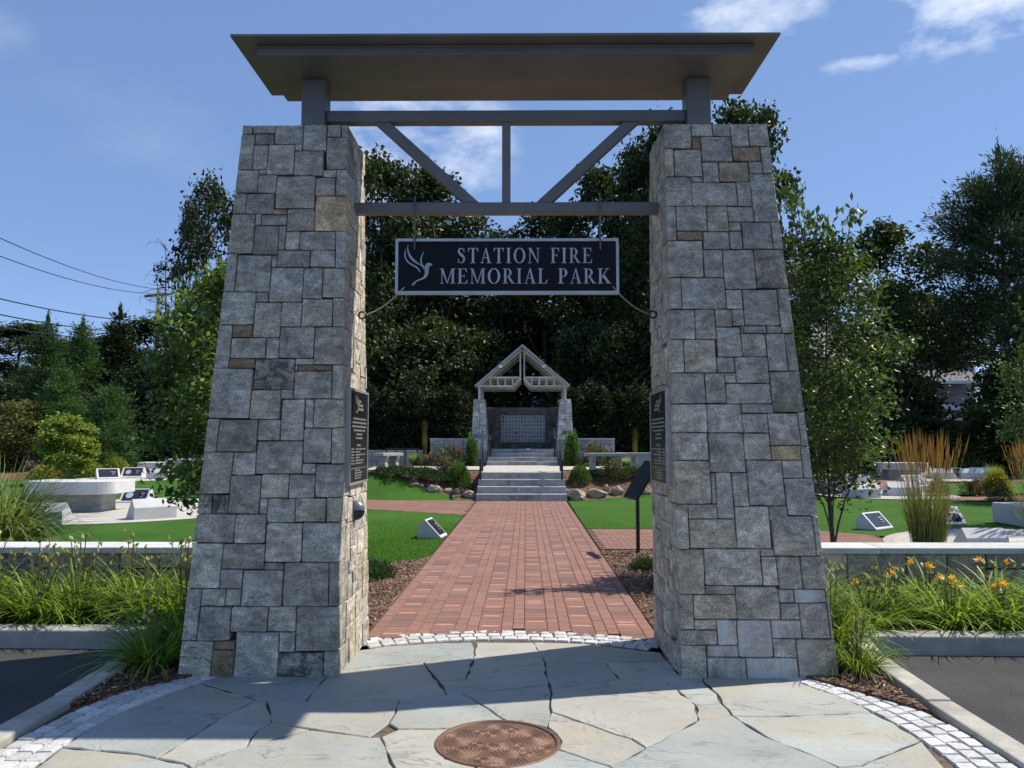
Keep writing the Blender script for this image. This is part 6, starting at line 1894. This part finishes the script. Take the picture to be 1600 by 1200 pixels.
# dogwood by the left pillar, young trees on the right
dog = Kind('dogwood_tree', 'tree', [broadleaf(601, 4.6, 1.25, .14, 17, 24, 24, .125, .068, .15, mat='dogwood', tr=.05, bark='palebark', flat=1.2, droop=.55)], 4.6)
dog.place((-4.75, 12.4, 0), 'kousa dogwood with drooping bright leaves left of the left pillar', 4.35, 1.0, rz=.6)
yng = Kind('young_tree', 'tree', [broadleaf(611, 5.0, 1.12, .24, 19, 26, 26, .092, .052, .14, open_=.12, mat='youngtree', tr=.045, bark='bark', flat=.9, droop=.4),
                                  broadleaf(612, 5.0, 1.6, .2, 16, 26, 24, .10, .06, .18, mat='youngtree', tr=.05, bark='bark', flat=.9, droop=.3)], 5.0)
yng.place((4.0, 10.1, 0), 'young tree with glossy leaves and several stems behind the right pillar', 4.25, .92, rz=1.0, v=0)
yng.place((15.2, 22.5, 0), 'bright leaved young tree at the right edge behind the reed grass', 4.6, 1.0, rz=.3, v=1)
yng.place((10.9, 15.9, 0), 'bright leaved sapling just beyond the right edge of the picture', 4.8, .75, rz=2.3, v=1)
# long shoots at the top of the young tree
rng = np.random.default_rng(77)
segs, Pc = [], []
for (x, y, z) in ((3.80, 10.0, 4.42), (3.95, 10.1, 4.50), (4.1, 10.2, 4.35), (3.7, 10.1, 4.55), (3.5, 10.0, 4.75), (3.62, 10.2, 4.9), (3.35, 10.0, 4.9), (4.28, 10.0, 4.6), (3.2, 10.1, 4.6)):
    b = (4.0 + (x - 4.0) * .3, 10.1, 3.2)
    segs.append((bend(b, (x, y, z), rng, .03, 3), [.012, .01, .007, .004]))
    for k in range(34):
        Pc.append(np.array([x, y, z]) + rng.normal(size=3) * np.array([.07, .07, .09]) - np.array([0, 0, .06]))
yt = [o for o in C.objects if o.get('label', '').startswith('young tree with glossy')][0]
inv = Matrix.LocRotScale(yt.location, yt.rotation_euler, yt.scale).inverted()
me = limb_mesh('shoot', segs, 'bark', 5); me.transform(inv); link_mesh('shoot', me, None, yt)
me = leaf_mesh('shoot_leaves', np.array(Pc), .12, .05, rng, rng.normal(.45, .2, len(Pc)), 'youngtree', droop=1.1); me.transform(inv); link_mesh('shoot_leaves', me, None, yt)
bp = Kind('white_pine', 'tree', [conifer(701, 16, 5.0, .34, 11, 6, 950, .42, .085, 'pine', up=.5, sig=.30, power=.40, gap=.2)], 16)
bp.at(1560, 258, 40, 'tall irregular pine with upswept boughs at the right', 235, 10.4)
dt = thing('dead_tree', 'leafless dead tree with drooping twigs beside the utility pole', 'tree', (atD(257, 500, 56).x, 56, h(0, 56)))
segs = []; rng = np.random.default_rng(9)
Ht = atD(255, 380, 56).z - dt.location.z
segs.append(([(0, 0, -.2), (0.1, 0, Ht * .6), (-.1, 0, Ht)], [.16, .08, .015]))
for i in range(34):
    z = Ht * rng.uniform(.52, .97); a = rng.choice([PI, PI, 0]) + rng.normal(0, .6); l = rng.uniform(.7, 2.3) * (1.15 - z / Ht * .6)
    e = (math.cos(a) * l, math.sin(a) * l, z + rng.uniform(-.25, .5) * l)
    br_ = bend((0, 0, z), e, rng, .07, 3); segs.append((br_, [.035, .026, .018, .008]))
    for _ in range(4):
        q = br_[rng.integers(1, 4)]; segs.append(([q, (q[0] + rng.normal(0, .25), q[1] + rng.normal(0, .2), q[2] - rng.uniform(.15, .6))], [.012, .005]))
link_mesh('trunk', limb_mesh('trunk', segs, 'deadwood', 5), None, dt)

# ------------------------------------------------------------------ plants of the beds
def rosebush(seed):
    c, s = blob(seed, 1.0, .85, 1500, .075, .045, 'rose', rough=.25, stems=9)
    r = np.random.default_rng(seed)
    P = []
    for k in range(7):
        d = unit(1, r)[0]; d[2] = abs(d[2]); q = d * np.array([.48, .48, .82]) * r.uniform(.85, 1.0)
        P.append(q + r.normal(size=(16, 3)) * .028)
    P = np.concatenate(P)
    f = leaf_mesh('flowers', P, .055, .05, r, r.normal(.5, .25, len(P)), 'petal_red')
    return c, s, f
rose = Kind('rose_bush', 'shrub', [rosebush(801), rosebush(802)], .85, ('foliage', 'stem', 'flowers'))
for px, top, py, wpx, lab, z in ((702, 711, 742, 44, 'rose bush with orange red blooms left of the left boxwood', None), (706, 689, 716, 46, 'rose bush with pink blooms before the left wing wall', 28.0),
                                 (956, 717, 750, 42, 'rose bush with red bloom in front of the right stone bench', None), (930, 686, 714, 44, 'rose bush with pink blooms before the right wing wall', 28.0),
                                 (954, 703, 716, 22, 'small coral rose bush at the right end of the wing wall', 27.9), (672, 703, 716, 30, 'small rose bush at the left end of the wing wall', 27.9),
                                 (1466, 742, 776, 30, 'dark rose bush nearest the far right brick path', None), (1519, 742, 774, 34, 'sparse rose bush left of the golden shrub', None), (1562, 752, 784, 36, 'bronze leaved rose bush under the golden shrub', None)):
    rose.at(px, top, z or G(px, py).y, lab, wpx, 1.0)
box = Kind('boxwood', 'shrub', [blob(811, 1.0, .9, 4200, .06, .035, 'boxwood', rough=.05), blob(812, 1.0, .9, 4200, .06, .035, 'boxwood', rough=.05)], .9, ('foliage', 'stem'))
for px, top, py, wpx, lab in ((715, 719, 753, 42, 'clipped round boxwood left of the steps beside the garden plaque'), (906, 724, 754, 38, 'clipped round boxwood right of the steps'), (917, 721, 731, 16, 'tiny round shrub at the foot of the right columnar juniper')):
    p = G(px, py); box.at(px, top, p.y, lab, wpx, 1.0)
col = Kind('columnar_juniper', 'shrub', [blob(821, .55, 1.25, 3600, .085, .04, 'boxwood', rough=.2), blob(822, .55, 1.25, 3600, .085, .04, 'boxwood', rough=.2)], 1.25, ('foliage', 'stem'))
col.at(737, 680, 27.95, 'upright pointed juniper left of the upper steps', 20, .55)
col.at(893, 671, 27.95, 'upright pointed juniper right of the upper steps', 24, .55)
jun = Kind('creeping_juniper', 'shrub', [blob(831 + i, 1.5, .30, 2600, .13, .035, 'juniper', rough=.3) for i in range(2)], .30, ('foliage', 'stem'), 'creeping junipers')
for x, y, s, lab in ((-3.9, 24.7, .8, 'creeping juniper at the left end of the boulder row'), (-3.2, 24.5, .85, 'creeping juniper behind the long tan boulder'), (-2.5, 24.2, .8, 'creeping juniper in front of the left rose bush'), (-1.75, 23.7, .55, 'creeping juniper spilling over the boulders by the lower steps'),
                     (2.6, 24.5, .7, 'creeping juniper behind the long jagged boulder'), (3.4, 24.6, .85, 'creeping juniper below the right stone bench'), (4.2, 24.7, .8, 'creeping juniper behind the black reading panel'),
                     (-1.95, 9.9, .62, 'creeping juniper on the mulch beside the left pillar'), (-2.7, 9.3, .8, 'creeping juniper behind the left pillar'), (1.75, 10.6, .42, 'small creeping juniper by the reading panel post'), (1.95, 9.0, .5, 'small creeping juniper behind the right pillar')):
    jun.place((x, y, h(x, y)), lab, .30 * s, 1.0)
# ornamental grasses
def tuft(seed, mat, n, L0, L1, wd, base, arch, lean): return (ribbon_mesh('blades', mat, n, np.random.default_rng(seed), L0, L1, wd, base, arch, lean),)
fg = Kind('fountain_grass', 'grass clump', [tuft(841, 'fountain', 1500, .9, 1.5, .012, .26, (.7, 2.1), (.05, .85)), tuft(842, 'fountain', 700, .9, 1.4, .02, .22, (.8, 2.0), (.05, .75))], 1.05, ('blades',))
fg.place((-7.2, 11.0, 0), 'big arching fountain grass at the left edge behind the wall', 1.28, 1.0)
for px, top, py, lab in ((240, 706, 726, 'fountain grass above the far left bench'), (649, 703, 727, 'bright fountain grass right of the left stone bench'), (980, 711, 728, 'low bright grass between the right stone benches'), (1552, 722, 752, 'pale fountain grass behind the golden shrub')):
    p = G(px, py); fg.at(px, top, p.y, lab, 36, 1.9, v=1)
lowg = Kind('grass_tuft', 'grass clump', [tuft(851, 'straw', 320, .3, .6, .008, .16, (.3, 1.5), (.05, .7))], .45, ('blades',), 'thin grass tufts behind the low walls')
for k_, (x, y, s) in enumerate(sorted(((-6.3, 9.6, 1.0), (-5.6, 9.9, .9), (-4.2, 9.5, .75), (-3.6, 9.3, .7), (-6.9, 9.3, .9), (-4.9, 9.2, .7), (5.4, 10.4, .7), (6.0, 10.2, .65), (6.5, 11.3, .6), (5.0, 9.3, .55)))):
    lowg.place((x, y, 0), 'thin straw coloured grass tuft behind a low wall, %s from the left' % ORD[k_], .45 * s, 1.1)
def reedgrass(seed):
    rng = np.random.default_rng(seed)
    bl = ribbon_mesh('blades', 'reed', 420, rng, .6, 1.15, .011, .26, (.1, .7), (.0, .22))
    st_ = np.random.default_rng(seed + 1)
    n = 170
    phi = st_.uniform(0, 2 * PI, n); r0 = .2 * np.sqrt(st_.random(n)); th = np.abs(st_.normal(.10, .10, n)); Ln = st_.uniform(1.25, 1.72, n)
    b = np.stack([r0 * np.cos(phi), r0 * np.sin(phi), 0 * r0], 1)
    d = np.stack([np.sin(th) * np.cos(phi), np.sin(th) * np.sin(phi), np.cos(th)], 1)
    V, F = [], []
    Vp, Fp, tp_ = [], [], []
    for i in range(n):
        sd_ = np.array([-math.sin(phi[i] + 1), math.cos(phi[i] + 1), 0]) * .0035
        e = b[i] + d[i] * Ln[i]
        q = len(V); V += [b[i] - sd_, b[i] + sd_, e + sd_ * .6, e - sd_ * .6]; F.append((q, q + 1, q + 2, q + 3))
        pl_ = st_.uniform(.26, .42); tt = st_.normal(.5, .2)
        for k in range(3):
            a = k * PI / 3 + phi[i]
            s = np.array([math.cos(a), math.sin(a), 0]) * st_.uniform(.006, .011)
            p0, p1, p2 = e - d[i] * pl_ * .45, e - d[i] * pl_ * .1, e + d[i] * pl_ * .55
            q = len(Vp); Vp += [p0, p1 + s, p2, p1 - s]; Fp.append((q, q + 1, q + 2, q + 3)); tp_.append(tt + st_.normal(0, .1))
    stem_me = np_mesh('stems', V, F, np.full(len(F), .7)); stem_me.materials.append(M['straw'])
    pm = np_mesh('plumes', Vp, Fp, np.clip(tp_, 0, 1)); pm.materials.append(M['plume'])
    return bl, stem_me, pm
reed = Kind('feather_reed_grass', 'grass clump', [reedgrass(861), reedgrass(871)], 1.8, ('blades', 'stems', 'plumes'))
reed.place((6.55, 12.95, 0), 'feather reed grass with tan plumes, nearer the right pillar', 1.80, 1.0)
reed.place((8.15, 12.5, 0), 'feather reed grass with tan plumes at the right edge', 1.72, 1.05)
for px, top, py, lab in ((664, 655, 706, 'slim brown reed grass left of the pavilion'), (992, 668, 712, 'slim brown reed grass right of the pavilion')):
    r_ = reed.at(px, top, 31.5, lab, 10, 1.0)
    for c_ in r_.children:
        c_.material_slots[0].link = 'OBJECT'; c_.material_slots[0].material = M['olive']  # darker, duller leaf colour puts the shade on these two clumps into the material
# daylilies
def daylily(seed, flowers, pods, n=190):
    rng = np.random.default_rng(seed)
    bl = ribbon_mesh('blades', 'daylily', n, rng, .42, .82, .017, .16, (.9, 2.3), (.1, .85), 7)
    stal = MB(); Pp, Pf, Df = [], [], []
    for k in range(flowers + pods):
        a = rng.uniform(0, 2 * PI); th = abs(rng.normal(.16, .12)); L_ = rng.uniform(.60, .86) * (.76 if flowers else 1)
        e = np.array([math.cos(a) * math.sin(th), math.sin(a) * math.sin(th), math.cos(th)]) * L_
        stal.tube([(0.03 * math.cos(a), .03 * math.sin(a), 0), tuple(e * .5 + np.array([0, 0, .02])), tuple(e)], [.007, .006, .004], 5, False)
        if k < flowers:
            ax = np.array([math.cos(a), math.sin(a), .5]); ax /= np.linalg.norm(ax)
            u_ = np.cross(ax, [0, 0, 1]); u_ /= np.linalg.norm(u_); v_ = np.cross(ax, u_)
            for j in range(6):
                t = 2 * PI * j / 6
                dd = ax * .75 + (u_ * math.cos(t) + v_ * math.sin(t)) * .65
                Pf.append(e + dd * .033); Df.append(dd)
        for j in range(rng.integers(2, 5)):
            Pp.append(e + rng.normal(size=3) * .022)
    sm = stal.mesh('stalks'); sm.materials.append(M['straw'])
    pods_ = leaf_mesh('buds', np.array(Pp), .06, .034, rng, rng.normal(.5, .25, len(Pp)), 'pod', dirs=np.tile([0, 0, .8], (len(Pp), 1)))
    out_ = [bl, sm, pods_]
    if flowers:
        for k in range(flowers): out_.append(leaf_mesh('flower', np.array(Pf)[6 * k:6 * k + 6], .075, .038, rng, rng.normal(.5, .25, 6), 'petal_gold', dirs=np.array(Df)[6 * k:6 * k + 6], jitter=.1, fold=.05))
    return tuple(out_)
DL = [daylily(901, 0, 9), daylily(902, 0, 7), daylily(903, 0, 4, 230)]
DF = [daylily(911, 3, 3), daylily(912, 1, 6), daylily(913, 2, 3)]
lily_l = Kind('daylily', 'plant', DL, .5, ('blades', 'stalks', 'buds'), 'daylilies gone to seed in the left bed')
lily_r = Kind('daylily', 'plant', DF, .5, ('blades', 'stalks', 'buds', 'flower', 'flower', 'flower', 'flower'), 'flowering daylilies in the right bed')
prng = random.Random(4)
for row, y in ((0, 6.98), (1, 7.40)):
    for i in range(11):
        x = -2.35 - row * .22 - i * .46 + prng.uniform(-.08, .08)
        lily_l.place((x, y + prng.uniform(-.06, .06), .10), 'seeding daylily clump, %s from the left pillar in the %s row' % (ORD[i], ('kerb', 'wall')[row]), .5 * prng.uniform(.74, .92), 1.25, v=prng.randrange(2))
for row, y in ((0, 6.84), (1, 7.30)):
    for i in range(10):
        x = 2.55 + row * .25 + i * .52 + prng.uniform(-.1, .1)
        lily_r.place((x, y + prng.uniform(-.06, .06), .10), 'golden flowered daylily clump, %s from the right pillar in the %s row' % (ORD[i], ('kerb', 'wall')[row]), .5 * prng.uniform(.72, .90), 1.25, v=prng.randrange(3))
gp = 'daylilies at the feet of the gate pillars'
lily_l.place((-2.58, 5.84, .02), 'large arching daylily clump at the outer foot of the left pillar', .34, 1.25, group=gp, v=2)
lily_l.place((-2.50, 6.28, .02), 'daylily clump behind the large one beside the left pillar', .43, 1.1, group=gp, v=2)
lily_l.place((2.42, 6.20, .02), 'pale daylily clump against the outer foot of the right pillar', .44, .95, group=gp, v=2)
lily_l.place((2.46, 5.78, .02), 'small daylily clump in the mulch corner by the right kerb', .28, 1.0, group=gp, v=1)
lily_l.place((2.40, 6.62, .10), 'pale daylily clump behind the right pillar corner', .50, .95, group=gp, v=2)

# ------------------------------------------------------------------ turf blades near the walk, loose bark chips
def scatter(name, polys, dens, seed, make, mat, fade=None):
    rng = np.random.default_rng(seed)
    Pts = []
    for P in polys:
        P = np.array(P, float); lo, hi2 = P.min(0), P.max(0)
        n = int(dens * np.prod(hi2 - lo))
        q = rng.uniform(lo, hi2, (n, 2)); c = np.zeros(n, bool); j = len(P) - 1
        for i in range(len(P)):
            xi, yi = P[i]; xj, yj = P[j]
            c ^= ((yi > q[:, 1]) != (yj > q[:, 1])) & (q[:, 0] < (xj - xi) * (q[:, 1] - yi) / (yj - yi + 1e-12) + xi); j = i
        Pts.append(q[c])
    q = np.concatenate(Pts)
    if fade: q = q[rng.random(len(q)) > np.clip((q[:, 1] - fade[0]) / (fade[1] - fade[0]), 0, 1)]
    return link_mesh(name, make(q, rng), mat, kind='stuff')
def turfblades(q, rng):
    n = len(q)
    z = np.array([h(a, b) for a, b in q]) + .008
    a = rng.uniform(0, 2 * PI, n); w_ = .004; hh = rng.uniform(.018, .034, n)
    dx, dy = np.cos(a) * w_, np.sin(a) * w_
    ln = rng.normal(0, .012, (n, 2))
    V = np.stack([np.stack([q[:, 0] - dx, q[:, 1] - dy, z], 1), np.stack([q[:, 0] + dx, q[:, 1] + dy, z], 1), np.stack([q[:, 0] + ln[:, 0], q[:, 1] + ln[:, 1], z + hh], 1)], 1).reshape(-1, 3)
    return np_mesh('lawn_grass', V, np.arange(3 * n).reshape(n, 3), np.clip(rng.normal(.5, .25, n), 0, 1))
scatter('lawn_grass', [[(-3.9, 10.6), (-3.4, 10.7), (-2.4, 10.75), (-1.75, 10.95), (-1.265, 11.6), (-1.265, 17), (-3.9, 17)], [(1.265, 15.25), (3.2, 15.25), (3.2, 17.5), (1.265, 17.5)]], 3000, 5, turfblades, 'blade', (11, 17))
def chips(q, rng):
    n = len(q)
    z = np.array([h(a, b) for a, b in q]) + .006
    Cn = np.stack([q[:, 0], q[:, 1], z + rng.uniform(.0, .018, n)], 1)
    V = leaf_quads(Cn, .045, .017, rng, flat=1.6, fold=.05)
    return np_mesh('bark_chips', V, quads(n), rng.random(n))
M['chip'] = (lambda k: k.done(k.ramp(k.attr('tint'), [(0, (.06, .03, .02)), (.5, (.17, .095, .06)), (.85, (.30, .20, .14)), (1, (.46, .35, .27))]), .9))(NT('bark_chip'))
scatter('bark_chips', [[(-2.6, 6.9), (-1.26, 6.9), (-1.26, 11.5), (-1.7, 10.9), (-2.6, 10.7)], [(1.26, 6.8), (2.6, 6.9), (2.6, 12.3), (1.26, 12.3)]], 900, 6, chips, 'chip')
def chips2(q, rng):
    m = chips(q, rng)
    v = np.empty(len(m.vertices) * 3, np.float32); m.vertices.foreach_get('co', v); v[2::3] += .024; m.vertices.foreach_set('co', v)
    return m
scatter('bark_chips', [[(-2.74, 5.05), (-2.4, 5.5), (-2.3, 6.4), (-2.74, 6.4)], [(2.56, 5.05), (2.56, 6.2), (2.3, 6.2), (2.25, 5.5)]], 1500, 7, chips2, 'chip')
